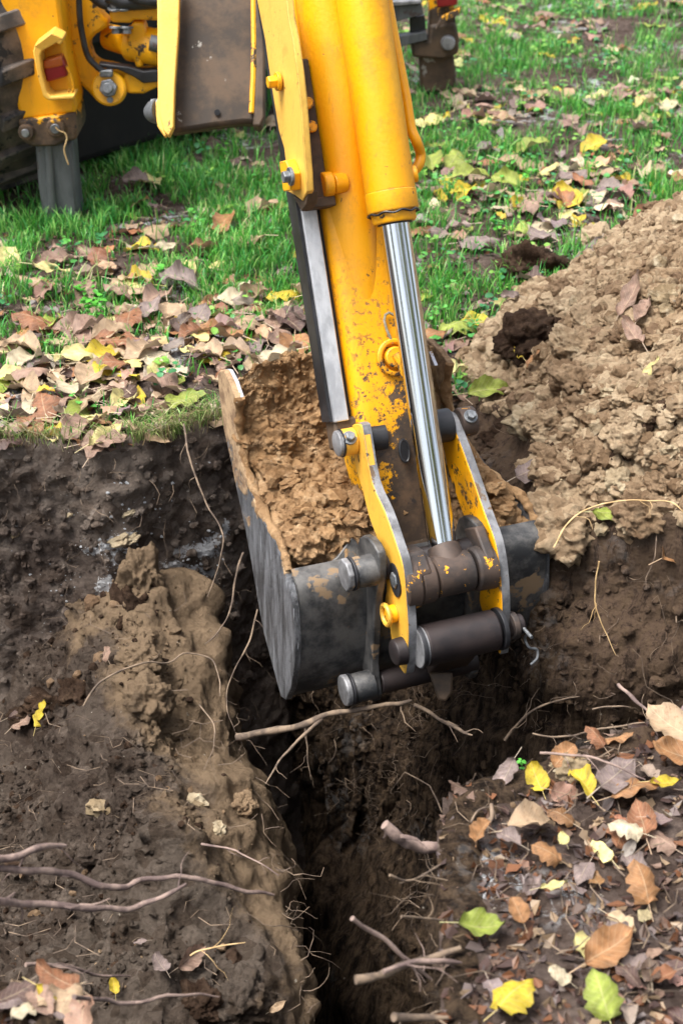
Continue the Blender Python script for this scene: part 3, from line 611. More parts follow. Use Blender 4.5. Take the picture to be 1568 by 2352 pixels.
# arm tip inside the links
part('arm_tip', MB().prism([A(-.07, .02, -.11), A(-.07, -.10, -.10), A(-.07, -.17, -.16), A(-.07, -.10, -.26), A(-.07, .05, -.23)], L * .09), 'brown', None, .006)
part('dump_link', MB().prism([P(x, y, 3.16) for x, y in ((1050, 1345), (1074, 1340), (1072, 1420), (1062, 1440))], fw * .03), 'edge', None, .004)

# --- soil in the bucket (its own thing): surface between the plates, from lip to back rim, heaped
top = smoothpath([PL(x, y, BL) for x, y in ((528, 900), (536, 985), (547, 1063), (563, 1125), (583, 1180), (606, 1225), (630, 1262), (650, 1318))], 30)
top = np.array(top); cu = np.linspace(.014, BW - .002, 200); ws = np.array([WO(p) / BW for p in top]); g = top[:, None] + (cu[None] * ws[:, None])[..., None] * L; k = np.linspace(0, 1, len(top))[:, None]; e_ = np.minimum(cu - cu[0], cu[-1] - cu)[None]
g = g + ZU * (.024 + .062 * sst(0, .07, e_) * np.sin(np.pi * np.clip(k * .93 + .07, 0, 1)) ** .5 - .020 * (1 - sst(0, .012, e_)) - .045 * sst(.84, 1, k))[..., None]
def load_amp(q):
    w1, i1 = worley(q * 12); w2, i2 = worley(q * 26); w3, _ = worley(q * 60); f = 1 - np.clip((q @ Q - top[-1] @ Q) / ((top[0] - top[-1]) @ Q), 0, 1)
    return .018 * fbm(q * 5, 3) + (.3 + .7 * f) * .020 * cb(w1) * (i1 > .5) + .010 * cb(w2) * (i2 > .5) + .004 * cb(w3) + .006 * fbm(q * 35, 3)
loadm = rough_surface('bucket_load', g, M['load'], load_amp)
if loadm.data.polygons[0].normal.z < 0: pass
tag(loadm, 'crumbly ochre earth filling the digging bucket', 'soil')
sk = P(672, 868, 3.30)
def lump(name, c, r, mat, seed, amp=.35, sub=3, sc=(1, 1, 1), mesh_only=False, freq=1.6):
    bm = bmesh.new(); bmesh.ops.create_icosphere(bm, subdivisions=sub, radius=1); v = np.array([q.co[:] for q in bm.verts]); f = np.array([[q.index for q in p.verts] for p in bm.faces]); bm.free()
    o_ = np.random.default_rng(seed).random(3) * 50; w1, i1 = worley(v * freq * .9 + o_)
    d = 1 + amp * fbm(v * freq + o_, 3) - amp * .9 * (w1 - .5) + amp * .25 * fbm(v * 6 + o_, 2); v = v * d[:, None] * np.array(sc) * r
    me = npmesh(name, v, f, M[mat], False if sub < 3 else True)
    if mesh_only: return me
    o = link(name, me); o.location = tuple(c); return o
sp0 = lump('earth_clod', sk, .040, 'load', 5, .4, 4, (.85, .7, 1.5), freq=2.2); tag(sp0, 'upright horn of ochre earth stuck on the far lip of the bucket', 'clod'); sp0.rotation_euler = (.2, -.25, .3)
sp1 = lump('earth_clod', P(724, 905, 3.27), .05, 'load', 8, .4, 4, (1.2, .8, .7), freq=2.2); tag(sp1, 'wide ochre clod at the foot of the horn on the bucket lip', 'clod')

# --- boom end hanging behind (flanged channel seen from below)
bo = empty('boom_end', P(480, 200, 4.2) - np.array(hoe.location)); bo.parent = hoe
part('boom_flange', MB().prism([P(x, y, 4.02) for x, y in ((361, -60), (372, -60), (372, 240), (384, 312), (378, 314), (362, 290), (358, 262), (358, 235), (363, 225))], fw * .02), 'yplate', bo, .003)
part('boom_side', MB().prism([P(x, y, 4.0) for x, y in ((368, -60), (413, -60), (411, 60), (402, 190), (399, 290), (388, 313), (376, 300), (366, 262), (366, 230))], fw * .03), 'yplate', bo, .003)
web = [(410, -60), (602, -60), (606, 120), (604, 262), (594, 284), (560, 282), (490, 290), (440, 298), (392, 306), (398, 200), (408, 60)]
part('boom_web', MB().prism([P(x, y, 4.06) for x, y in web], fw * .05), 'brown', bo, .012)
part('boom_lip', MB().prism([P(x, y, 4.03) for x, y in ((586, -60), (602, -60), (608, 130), (608, 268), (598, 291), (580, 288), (584, 250), (588, 150))], fw * .06), 'brown', bo, .006)
part('boom_rib', MB().tube([P(x, y, 4.05) for x, y in ((582, -60), (584, 100), (582, 180), (578, 260))], .008, 8), 'ylow', bo)
part('boom_drain', MB().cyl(P(499, 258, 4.052), P(499, 258, 4.08), .008, 16), 'black', bo)
part('boom_pin', MB().tube([P(344, 262, 4.06), P(352, 258, 4.05), P(366, 256, 4.04)], [.022, .030, .034], 20), 'leg', bo, .003)
part('boom_pin', MB().tube([P(346, 238, 4.04), P(364, 240, 4.04)], [.012, .016], 12), 'bolt', bo, .002)

# --- left stabiliser leg
st = empty('stabiliser', PY(110, 300, 4.7) - np.array(hoe.location)); st.parent = hoe
YS = 4.66
def yplate(pts, Y, th, dy=None): return MB().prism([PY(x, y, Y) for x, y in pts], np.array([0, th, 0]) if dy is None else dy)
part('leg_housing', yplate([(-14, -80), (134, -80), (137, 0), (150, 110), (165, 190), (176, 236), (174, 262), (46, 279), (30, 200), (6, 60)], YS, .15), 'yel', st, .012)
part('leg_collar', yplate([(42, 276), (172, 260), (178, 300), (176, 322), (150, 326), (128, 337), (76, 338), (52, 326)], YS - .015, .19), 'ylow', st, .008)
for (x, y, r) in ((62, 301, .026), (130, 291, .030)):
    c = PY(x, y, YS - .015); part('collar_pin', MB().tube([c - np.array([0, .020, 0]), c], [r * .9, r], 28), 'ylow', st, .003); part('collar_plug', MB().cyl(c - np.array([0, .026, 0]), c, r * .5, 20), 'bolt', st, .002)
part('inner_leg', yplate([(80, 330), (166, 326), (176, 440), (184, 505), (100, 510), (88, 430)], YS + .02, .11), 'leg', st, .012)
part('leg_rib', MB().tube([PY(x, y, YS + .018) for x, y in ((110, 330), (118, 430), (126, 512))], .014, 12), 'leg', st)
part('straw_wisp', MB().tube(smoothpath([PY(x, y, YS - .05) for x, y in ((128, 292), (136, 300), (150, 306), (154, 320), (148, 345), (158, 378))], 4), .0025, 5), 'straw', st)
# lamp guard: bent strip round the lamp
Yg = YS - .075
lg = part('lamp_guard', yplate([(119, 76), (146, 90), (140, 104), (122, 96), (97, 118), (93, 128), (98, 170), (108, 214), (118, 222), (172, 218), (170, 228), (112, 231), (100, 222), (88, 180), (76, 118), (80, 106)], Yg, .075), 'yplate', st, .004)
part('guard_hood', MB().prism([PY(78, 107, Yg), PY(119, 76, Yg - .01), PY(146, 90, Yg), PY(96, 118, Yg)], np.array([0, .075, .004])), 'yplate', lg, .003)
part('lamp_lens', yplate([(100, 140), (141, 130), (150, 150), (156, 176), (108, 190), (102, 165)], YS - .045, .045), 'red', lg, .006)
part('lamp_cap', yplate([(99, 140), (141, 128), (145, 152), (101, 160)], YS - .050, .048), 'orange', lg, .006)
part('guard_curl', MB().tube(smoothpath([PY(x, y, Yg + .03) for x, y in ((153, 152), (164, 175), (169, 200), (165, 214), (158, 212), (160, 204))], 5), .0035, 6), 'ylow', lg)

# --- carriage frame with swivel post between leg and boom
ca = empty('carriage', PY(260, 120, 4.8) - np.array(hoe.location)); ca.parent = hoe; YC = 4.8
part('carriage_frame', yplate([(140, -60), (214, -60), (222, 18), (236, 40), (252, 54), (244, 66), (220, 80), (206, 96), (203, 112), (212, 136), (226, 150), (252, 154), (282, 162), (296, 172), (296, 192), (276, 232), (250, 242), (222, 234), (204, 214), (178, 190), (162, 160), (146, 90)], YC, .09), 'yelc', ca, .012)
part('carriage_lug', yplate([(284, 168), (372, 160), (372, 196), (330, 216), (296, 216), (280, 205)], YC - .02, .08), 'yelc', ca, .008)
part('carriage_ledge', yplate([(226, 146), (296, 154), (330, 164), (372, 160), (372, 188), (330, 192), (306, 176), (270, 160), (234, 156)], YC - .04, .04), 'black', ca, .004)
part('top_rail', yplate([(250, 26), (304, 20), (372, 16), (372, 48), (306, 46), (300, 54), (256, 52)], YC - .03, .10), 'yelc', ca, .008)
part('rail_pad', yplate([(248, 20), (300, 14), (372, 8), (372, 16), (304, 22), (250, 28)], YC - .035, .12), 'black', ca, .003)
for (x, y) in ((264, 18), (285, 17), (268, 60), (290, 60)): hexbolt('clamp_bolt', PY(x, y + 2, YC - .05), (0, -.2, 1 if y < 40 else -1), .015, .02, 'bolt', ca)
sc_ = PY(252, 202, YC - .02); sdir_ = np.array([.05, -1, .25]); sdir_ /= np.linalg.norm(sdir_)
bs = part('swivel_boss', MB().tube([sc_ - sdir_ * .02, sc_ + sdir_ * .02, sc_ + sdir_ * .026], [.054, .054, .048], 36), 'yelc', ca)
part('swivel_nut', MB().cyl(sc_ + sdir_ * .026, sc_ + sdir_ * .048, .029, 6, .2), 'bolt', bs, .003); part('swivel_stud', MB().cyl(sc_ + sdir_ * .04, sc_ + sdir_ * .066, .016, 20), 'bolt', bs, .002)
part('grease_nipple', MB().cyl(PY(253, 229, YC - .04), PY(253, 229, YC - .06), .010, 10), 'bolt', bs)
part('swing_ram', MB().tube([PY(250, 84, YC + .10), PY(292, 96, YC + .05), PY(300, 98, YC + .04), PY(380, 112, YC)], [.04, .042, .056, .056], 32), 'yelc', ca, .003)
part('swing_bracket', yplate([(305, 50), (330, 52), (338, 80), (326, 120), (330, 156), (312, 156), (306, 130), (290, 112), (292, 84)], YC - .02, .07), 'yelc', ca, .008)
part('swing_rod', MB().cyl(PY(345, 98, YC - .06), PY(380, 106, YC - .06), .024, 24), 'leg', ca)
for k, (x0, r) in enumerate(((214, .022), (250, .026), (300, .020))):
    part('hydraulic_hose', MB().tube(smoothpath([PY(x0 + dx, y, YC - .03 - .02 * k) for dx, y in ((0, -14), (30, 6 - 4 * k), (80, 3 - k), (150, -6))], 5), r, 12), 'hose', ca)
part('brake_cable', MB().tube(smoothpath([PY(x, y, YC - .05) for x, y in ((181, -30), (184, 40), (192, 92), (203, 130), (222, 152), (236, 163), (248, 168))], 5), .0095, 10), 'hose', ca)
part('cable_end', MB().box(PY(245, 168, YC - .05), ((1, 0, 0), (0, 1, 0), (0, 0, 1)), (.04, .02, .022)), 'bolt', ca, .004)
part('red_panel', yplate([(128, -60), (141, -60), (141, 60), (136, 60)], YC - .005, .02), 'red', ca)
# --- chassis: frame beam, body underside and fenders up behind (mostly above the picture)
gl = G(125, 500); grr = G(1000, 205); ld = (grr - gl); ld[2] = 0; LD = np.linalg.norm(ld); ld /= LD; bk_ = np.array([-ld[1], ld[0], 0])
ctr = (gl + grr) / 2
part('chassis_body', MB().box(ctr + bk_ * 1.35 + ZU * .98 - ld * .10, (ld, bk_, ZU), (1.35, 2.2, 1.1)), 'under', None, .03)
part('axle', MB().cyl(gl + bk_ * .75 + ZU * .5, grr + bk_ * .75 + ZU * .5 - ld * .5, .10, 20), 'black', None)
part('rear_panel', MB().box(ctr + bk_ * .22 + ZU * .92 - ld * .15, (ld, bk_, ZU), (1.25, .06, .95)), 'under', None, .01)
part('underbody_shade', MB().box(ctr + bk_ * .80 + ZU * .25 - ld * .33, (ld, bk_, ZU), (1.25, 1.1, .42)), 'under', None, .03)  # low black box standing in for the deeply shaded ground under the machine
YR = 6.2
rs = empty('stabiliser', PY(1000, 100, YR) - np.array(hoe.location)); rs.parent = hoe
part('leg_housing', yplate([(984, -60), (1042, -60), (1044, 30), (1048, 62), (986, 66)], YR, .14), 'ylow', rs, .01)
part('leg_collar', yplate([(944, 92), (984, 92), (986, 58), (1046, 52), (1054, 90), (1052, 124), (1018, 138), (946, 132)], YR - .02, .18), 'brown', rs, .012)
c = PY(1028, 97, YR - .02); part('collar_pin', MB().tube([c - np.array([0, .03, 0]), c], [.026, .030], 24), 'edge', rs, .003)
part('inner_leg', yplate([(962, 128), (1042, 124), (1048, 210), (966, 214)], YR + .02, .11), 'brown', rs, .01)
part('leg_guard', yplate([(1014, 38), (1056, 18), (1054, 34), (1020, 52), (1000, 70), (1004, 58)], YR - .07, .03), 'ylow', rs, .003)
part('lamp_lens', yplate([(1002, -10), (1050, -10), (1050, 12), (1004, 18)], YR - .07, .06), 'red', rs, .005)
part('frame_rail', yplate([(898, 14), (968, 8), (972, 34), (900, 52)], YR - .05, .06), 'leg', None, .004); part('frame_rail', yplate([(898, 4), (966, 0), (968, 9), (898, 15)], YR - .07, .10), 'edge', None, .004)
part('frame_rail', yplate([(905, 86), (978, 72), (982, 92), (905, 112)], YR - .03, .05), 'leg', None, .004); part('frame_post', yplate([(940, 40), (975, 36), (980, 90), (942, 92)], YR, .05), 'black', None, .004)
part('frame_rail', yplate([(596, 60), (650, 60), (650, 106), (596, 106)], 5.4, .05), 'leg', None, .004); part('frame_rail', yplate([(596, 130), (660, 128), (660, 160), (596, 162)], 5.4, .05), 'leg', None, .004)
# tyre with lugs
tc = G(-75, 420); tc = tc + ZU * .52; wa = ld * .55 + np.array([.45, 0, 0]); wa /= np.linalg.norm(wa); rv = np.cross(wa, ZU)
ty = MB(); pr = [(-.17, .30), (-.19, .42), (-.185, .48), (-.13, .515), (0, .52), (.13, .515), (.185, .48), (.19, .42), (.17, .30)]; nt = 72
ty.add([tc + wa * a + r * (math.cos(2 * math.pi * k / nt) * rv + math.sin(2 * math.pi * k / nt) * ZU) for k in range(nt) for a, r in pr], [(k * 9 + i, k * 9 + i + 1, ((k + 1) % nt) * 9 + i + 1, ((k + 1) % nt) * 9 + i) for k in range(nt) for i in range(8)])
wh = empty('wheel', tc - np.array(hoe.location)); wh.parent = hoe; part('tyre', ty, 'rubber', wh)
for side in (-1, 1):
    for k in range(22):
        a0 = 2 * math.pi * (k + .5 * (side > 0)) / 22; q = MB(); pts = []
        for a_, w_, in ((0, .0), (.07, .0), (.13, .19), (.05, .19)):
            aa = a0 + a_ * 1.4; pts.append(tc + wa * side * (w_ + .005) + (.505 - .03 * (w_ > 0)) * (math.cos(aa) * rv + math.sin(aa) * ZU))
        cc_ = np.mean(pts, 0) - tc; cc_ -= wa * (cc_ @ wa); cc_ /= np.linalg.norm(cc_); part('tread_lug', q.prism(pts, cc_ * .045), 'rubber', wh, .006)
part('rim', MB().cyl(tc - wa * .12, tc + wa * .12, .30, 36), 'ylow', wh)

# ================================================================== LOOSE THINGS
FRAME = lambda x, y, m=0: (-m < x) & (x < 1568 + m) & (-m < y) & (y < 2352 + m)
def where(x, y):
    """plain words for a spot, by what one can find near it"""
    if y < 560 and x > 950:
        if y < 150: return 'on the far grass right of the small stabiliser leg' if x < 1250 else 'on the far grass in the top right corner'
        if x < 1150: return 'on the grass just right of the hydraulic pipe'
        return 'on the grass between the stabiliser leg and the spoil heap' if x < 1380 else 'on the grass above the top of the spoil heap'
    if y < 430 and x < 700: return 'in the shade under the machine'
    if x < 760 and y < 1100:
        r = 'near the left stabiliser leg' if x < 260 else ('left of the boom' if x < 520 else 'beside the dipper arm')
        if y < 600: return 'on the bright grass ' + r
        if y < 780: return ('on the grass edge at the left border' if x < 220 else ('in the leaf litter midway to the trench' if x < 520 else 'in the leaf litter beside the steel slide rail'))
        if y < 930: return ('in the leaf litter at the left border' if x < 220 else ('in the leaf litter above the trench rim' if x < 480 else 'in the leaf litter behind the bucket lip'))
        return 'on the rim above the cut earth face'
    if x > 900 and y < 900 and x < 1200: return 'on the grass right of the chromed rod'
    if x > 1000 and y > 1600:
        r = 'near the trench corner' if x < 1150 and y < 2000 else ('by the trench edge' if x < 1150 else ('in the leaf pile at the right border' if x > 1380 else 'in the middle of the foreground bank'))
        return r if y < 2050 else r + ' towards the bottom'
    if x > 1000: return 'on the lower spoil heap' if y > 1000 else 'on the upper spoil heap'
    if y > 1500: return 'on the slumped berm' if y < 2100 else 'on the low berm near the bottom left'
    return 'by the trench'
LC_ = {'pinkish brown': '8c7263', 'mauve brown': '796a66', 'tan': '9f876c', 'pale yellow': 'bdb278', 'bright yellow': 'b39d2a', 'yellow green': '84903c', 'dark brown': '54403a', 'orange brown': '936a45', 'cream': 'b5a88e', 'rusty': '82573c'}
def leaf_geo(seed, kind):
    r = np.random.default_rng(seed); nu, nv = 13, 7; u = np.linspace(0, 1, nu)[:, None]; v = np.linspace(-1, 1, nv)[None]
    if kind == 'broad': w = .27 * np.sin(np.pi * u ** .88) ** .68
    elif kind == 'slender': w = .185 * np.sin(np.pi * u ** .9) ** .75
    elif kind == 'round': w = .35 * np.sin(np.pi * u ** .8) ** .5
    else: w = .32 * np.sin(np.pi * u ** .75) ** .65 * (1 + .16 * np.sin(u * 26 + seed))
    w = w * (1 + .03 * r.normal(size=(nu, 1)) + .035 * np.abs(v) * r.normal(size=(nu, nv)))
    x = v * w; fold = r.uniform(-.25, .7) * (1.6 if kind == 'slender' else 1); curl = r.uniform(-1.2, 1.6); side = r.uniform(-.8, 1.1)
    z = fold * np.abs(x) + side * x * x * 1.5 + .05 * np.sin(u * 9 + v * 2 + seed) * np.abs(v) + .05 * np.sin(u * 17 + seed * 2 + v * 3) * v * v + .014 * r.normal(size=(nu, nv)) * np.abs(v)
    a = (u - .5) * curl; y = np.where(abs(curl) < .05, u - .5, np.sin(a) / max(abs(curl), .05) * np.sign(curl if curl else 1)) ; z = z + (1 - np.cos(a)) / max(abs(curl), .05) * np.sign(curl if curl else 1)
    tw = r.uniform(-.7, .7) * (u - .5); x, z = x * np.cos(tw) - z * np.sin(tw), x * np.sin(tw) + z * np.cos(tw)
    V = np.stack([x, y + 0 * x, z], -1).reshape(-1, 3); UV = np.stack([(v + 1) / 2 + 0 * u, u + 0 * v], -1).reshape(-1, 2); Fc = grid_faces(nu, nv)
    b = len(V); p0 = V[nv // 2]; st = [p0 + np.array([s_ * .010, -.0 - t_ * .22, -.02 * t_ + (s_ == 0) * .012]) for t_ in (0, 1, 1.6) for s_ in (-1, 0, 1)]
    V = np.concatenate([V, st]); UV = np.concatenate([UV, np.full((9, 2), .5)]); Fc = np.concatenate([Fc, b + grid_faces(3, 3)])
    V[:, 2] -= np.percentile(V[:, 2], 12)
    d = 'curled' if abs(curl) > .95 or side > .8 else ('folded' if fold > .42 else ('cupped' if fold > .15 else 'flat'))
    return V, Fc, UV, d
KINDS = ['broad', 'slender', 'round', 'lobed']
LG = [(leaf_geo(100 + i, k), k) for i, k in enumerate(['broad'] * 9 + ['slender'] * 6 + ['round'] * 4 + ['lobed'] * 5)]
CN = list(LC_); CW = {n: np.array(hexl(h)) for n, h in LC_.items()}
_lm = {}
def leaf_mesh(gi, ci):
    if (gi, ci) not in _lm:
        (V, Fc, UV, d), k = LG[gi]; r = np.random.default_rng(gi * 31 + ci); base = CW[CN[ci]]
        e = (np.abs(UV[:, :1] - .5) * 2) ** 3; col = base * (1 + .18 * r.normal(size=(len(V), 1))) * (1 - .25 * e); _lm[gi, ci] = npmesh('leaf', V, Fc, M['leaf'], True, np.clip(col, .005, .9), UV)
    return _lm[gi, ci]
def basis(n, rot, tilt=0., taz=0.):
    z = Vector(n).normalized(); q = Vector((0, 0, 1)).rotation_difference(z)
    return (q @ Quaternion((math.cos(taz), math.sin(taz), 0), tilt) @ Quaternion((0, 0, 1), rot)).to_matrix()
LEAVES = []          # (gi, ci, matrix3, location, size, px, py, importance)
def add_leaf(p, size, gi=None, ci=None, rot=None, tilt=None, nrm=None, lift=.0, probs=None, extra=0, label=None):
    gi = RNG.integers(len(LG)) if gi is None else gi; ci = RNG.choice(len(CN), p=probs) if ci is None else ci
    rot = RNG.uniform(0, 6.28) if rot is None else rot; tilt = abs(RNG.normal(0, .22)) if tilt is None else tilt
    n = normal(p[0], p[1], .05) if nrm is None else nrm
    m = basis(n, rot, tilt, RNG.uniform(0, 6.28)); x, y, d = px(p); p = np.array(p) + np.array([0, 0, lift])
    LEAVES.append((gi, ci, m, p, size, x, y, size / d * 3500 * (1 if FRAME(x, y) else 0) + extra, label))
#               pinkb maux  tan  pyel byel ygrn dark oran crm rust
PR_A = np.array([.17, .15, .20, .10, .05, .05, .07, .05, .13, .05]); PR_A /= PR_A.sum()
PR_B = np.array([.22, .15, .16, .07, .06, .07, .09, .05, .07, .08]); PR_B /= PR_B.sum()
PR_C = np.array([.21, .20, .18, .02, .02, .0, .20, .06, .02, .09]); PR_C /= PR_C.sum()
def n2(x, y, s, o=0): return n3(np.stack([np.asarray(x, float) * s + o, np.asarray(y, float) * s, np.zeros(np.shape(x))], -1).reshape(-1, 3)).reshape(np.shape(x))
def ldens(x, y, X, Y):
    c = .55 + .9 * n2(X, Y, 1.3, 3) + .6 * n2(X, Y, 4.5, 9)
    left = np.where(x < 800, sst(480, 820, y) * .72 + .50, 0) * np.where((x < 800) & (y < 440), .55, 1)
    right = np.where(x >= 800, 1.0 * (1 - .55 * np.exp(-((x - 1020) / 150) ** 2 - ((y - 590) / 140) ** 2)) * (1 - .3 * np.exp(-((y - 60) / 160.) ** 2)), 0)
    return (left + right) * np.clip(c + .5 * (left > .8), .08, 1.6)
# the ground beyond the trench
N = 15000; Yc = 2.6 * (9.5 / 2.6) ** RNG.random(N); Xc = RNG.uniform(-.40, .42, N) * (Yc + .4)
x, y, d = px(np.stack([Xc, Yc, 0 * Xc], -1)); dn = ldens(x, y, Xc, Yc) * (Yc / 5.) ** .9
ins = inside(Xc, Yc); ph_ = pileh(Xc, Yc)
ok = (RNG.random(N) < dn * .46) & ~ins & (ph_ < .004)
for X_, Y_, xx, yy_ in zip(Xc[ok], Yc[ok], x[ok], y[ok]):
    add_leaf((X_, Y_, groundz(np.array([X_]), np.array([Y_]))[0]), RNG.uniform(.065, .135) * (1 if RNG.random() > .25 else .6), probs=PR_A if xx < 800 else PR_B, nrm=(0, 0, 1), lift=RNG.uniform(-.004, .026), tilt=abs(RNG.normal(0, .26)))
# foreground bank
N = 900; Xc = RNG.uniform(.12, 1.1, N); Yc = RNG.uniform(1.15, 2.3, N); x, y, d = px(np.stack([Xc, Yc, 0 * Xc], -1))
dn = (.10 + .50 * sst(1230, 1500, x)) * (1 - .4 * np.exp(-((x - 1230) / 140) ** 2 - ((y - 2080) / 220) ** 2)); ok = (RNG.random(N) < dn * .75) & ~inside(Xc, Yc)
for X_, Y_ in zip(Xc[ok], Yc[ok]): add_leaf((X_, Y_, groundz(np.array([X_]), np.array([Y_]))[0]), RNG.uniform(.022, .070), probs=PR_C, nrm=(0, 0, 1), lift=RNG.uniform(.002, .022), tilt=abs(RNG.normal(0, .35)))
# near left bank corner
for i in range(26):
    X_, Y_ = RNG.uniform(-.55, -.345), RNG.uniform(1.25, 1.5); add_leaf((X_, Y_, .0), RNG.uniform(.05, .08), probs=PR_C, nrm=(0, 0, 1), lift=.02)
# leaves seen one by one in the photograph: (x, y, size, colour, kind, rotation)
HERO = [(345, 432, .12, 'pale yellow', 'broad', .3), (312, 434, .10, 'mauve brown', 'broad', 1.3), (378, 590, .11, 'cream', 'slender', -.9), (600, 505, .12, 'tan', 'broad', -1.2), (18, 622, .11, 'pale yellow', 'round', .2), (120, 640, .10, 'pale yellow', 'slender', -1.5), (195, 842, .115, 'pale yellow', 'broad', -1.2),
 (340, 740, .13, 'mauve brown', 'broad', -.5), (270, 695, .11, 'pinkish brown', 'broad', .9), (575, 700, .12, 'tan', 'slender', -1.4), (635, 758, .10, 'pinkish brown', 'broad', 0.2), (330, 838, .115, 'tan', 'broad', 2.4), (535, 822, .055, 'bright yellow', 'round', .4), (420, 945, .085, 'yellow green', 'round', -1.1), (75, 765, .12, 'rusty', 'lobed', 1.2),
 (690, 598, .09, 'bright yellow', 'slender', -.4), (985, 395, .12, 'yellow green', 'broad', .1), (1040, 390, .12, 'yellow green', 'broad', -.4), (1078, 427, .13, 'yellow green', 'broad', -1.3), (1160, 437, .11, 'yellow green', 'broad', 1.0), (1220, 360, .12, 'yellow green', 'broad', -1.5), (1300, 474, .12, 'bright yellow', 'round', .5), (1360, 356, .10, 'bright yellow', 'round', 2.), (1325, 525, .06, 'bright yellow', 'round', .0),
 (1120, 925, .10, 'yellow green', 'broad', -1.35), (1190, 838, .050, 'bright yellow', 'slender', .3), (1222, 852, .05, 'orange brown', 'broad', -1.2), (1445, 705, .11, 'pinkish brown', 'slender', -.9), (1475, 742, .09, 'pinkish brown', 'slender', -.6), (1448, 792, .09, 'pinkish brown', 'slender', .2), (1490, 878, .06, 'pale yellow', 'slender', -1.4), (1215, 1110, .09, 'mauve brown', 'broad', -.9), (1195, 1085, .06, 'mauve brown', 'round', .3),
 (1400, 1210, .08, 'yellow green', 'slender', -1.5), (1330, 1268, .08, 'pinkish brown', 'broad', -.9), (1545, 1295, .09, 'orange brown', 'broad', -1.), (1170, 705, .07, 'mauve brown', 'slender', .6), (25, 1065, .05, 'mauve brown', 'lobed', .6), (248, 1527, .045, 'pinkish brown', 'round', .2),
 (60, 1680, .07, 'pinkish brown', 'slender', -1.3), (98, 1662, .07, 'bright yellow', 'lobed', -1.1), (50, 1660, .06, 'dark brown', 'slender', -1.2), (440, 2225, .07, 'pinkish brown', 'broad', -.8), (370, 2240, .045, 'mauve brown', 'round', .6), (325, 2190, .03, 'mauve brown', 'slender', 1.5), (640, 2338, .04, 'tan', 'slender', -1.1), (697, 2117, .035, 'yellow green', 'round', .2), (265, 2290, .035, 'bright yellow', 'broad', .1),
 (1228, 1818, .055, 'bright yellow', 'round', .3), (1292, 1768, .055, 'orange brown', 'round', -.8), (1330, 1830, .070, 'bright yellow', 'broad', .4), (1410, 1815, .105, 'mauve brown', 'broad', -.75), (1105, 1945, .055, 'orange brown', 'round', -1.5), (1248, 1994, .055, 'orange brown', 'lobed', 1.2), (1268, 2070, .045, 'pale yellow', 'slender', -1.4), (1185, 2125, .042, 'orange brown', 'round', .4),
 (1100, 2160, .080, 'yellow green', 'broad', -1.45), (1465, 2060, .075, 'orange brown', 'lobed', .2), (1395, 2210, .095, 'orange brown', 'broad', -1.1), (1375, 2320, .075, 'yellow green', 'lobed', .2), (1180, 2325, .080, 'bright yellow', 'lobed', -.8), (1360, 1725, .05, 'rusty', 'lobed', .6), (1310, 1722, .05, 'cream', 'slender', -.9), (1540, 1700, .13, 'tan', 'broad', .6), (1550, 1765, .10, 'orange brown', 'broad', 1.4), (1455, 1850, .09, 'orange brown', 'slender', -1.3), (1520, 1830, .06, 'bright yellow', 'slender', -1.4), (1470, 1920, .085, 'rusty', 'broad', .1), (1430, 1940, .06, 'cream', 'lobed', 1.1), (1290, 1960, .025, 'pale yellow', 'round', .3), (1280, 2275, .035, 'cream', 'round', 1.), (1165, 1960, .05, 'mauve brown', 'broad', .8), (1215, 1935, .09, 'tan', 'broad', -1.3)]
for (hx, hy, s, cn, kd, rot) in HERO:
    p = hit(hx, hy); gs = [i for i, g in enumerate(LG) if g[1] == kd]
    add_leaf(p, s * (1.0 if hy > 1500 else 1.08), gs[(hx * 7 + hy) % len(gs)], CN.index(cn), rot, .30, nrm=normal(p[0], p[1], .06) + np.array([0, -.25, 0]), lift=.030, extra=500)
LEAVES.sort(key=lambda t: -t[7]); big, rest = LEAVES[:300], LEAVES[300:]
def sized(s): return 'large' if s > .095 else ('small' if s < .06 else 'medium')
def aim(m):
    v = m @ Vector((0, 1, 0)); a = math.degrees(math.atan2(v.x, v.y)) % 360
    return ['its tip pointing away', 'its tip pointing right', 'its tip pointing at the viewer', 'its tip pointing left'][int(((a + 45) % 360) // 90)]
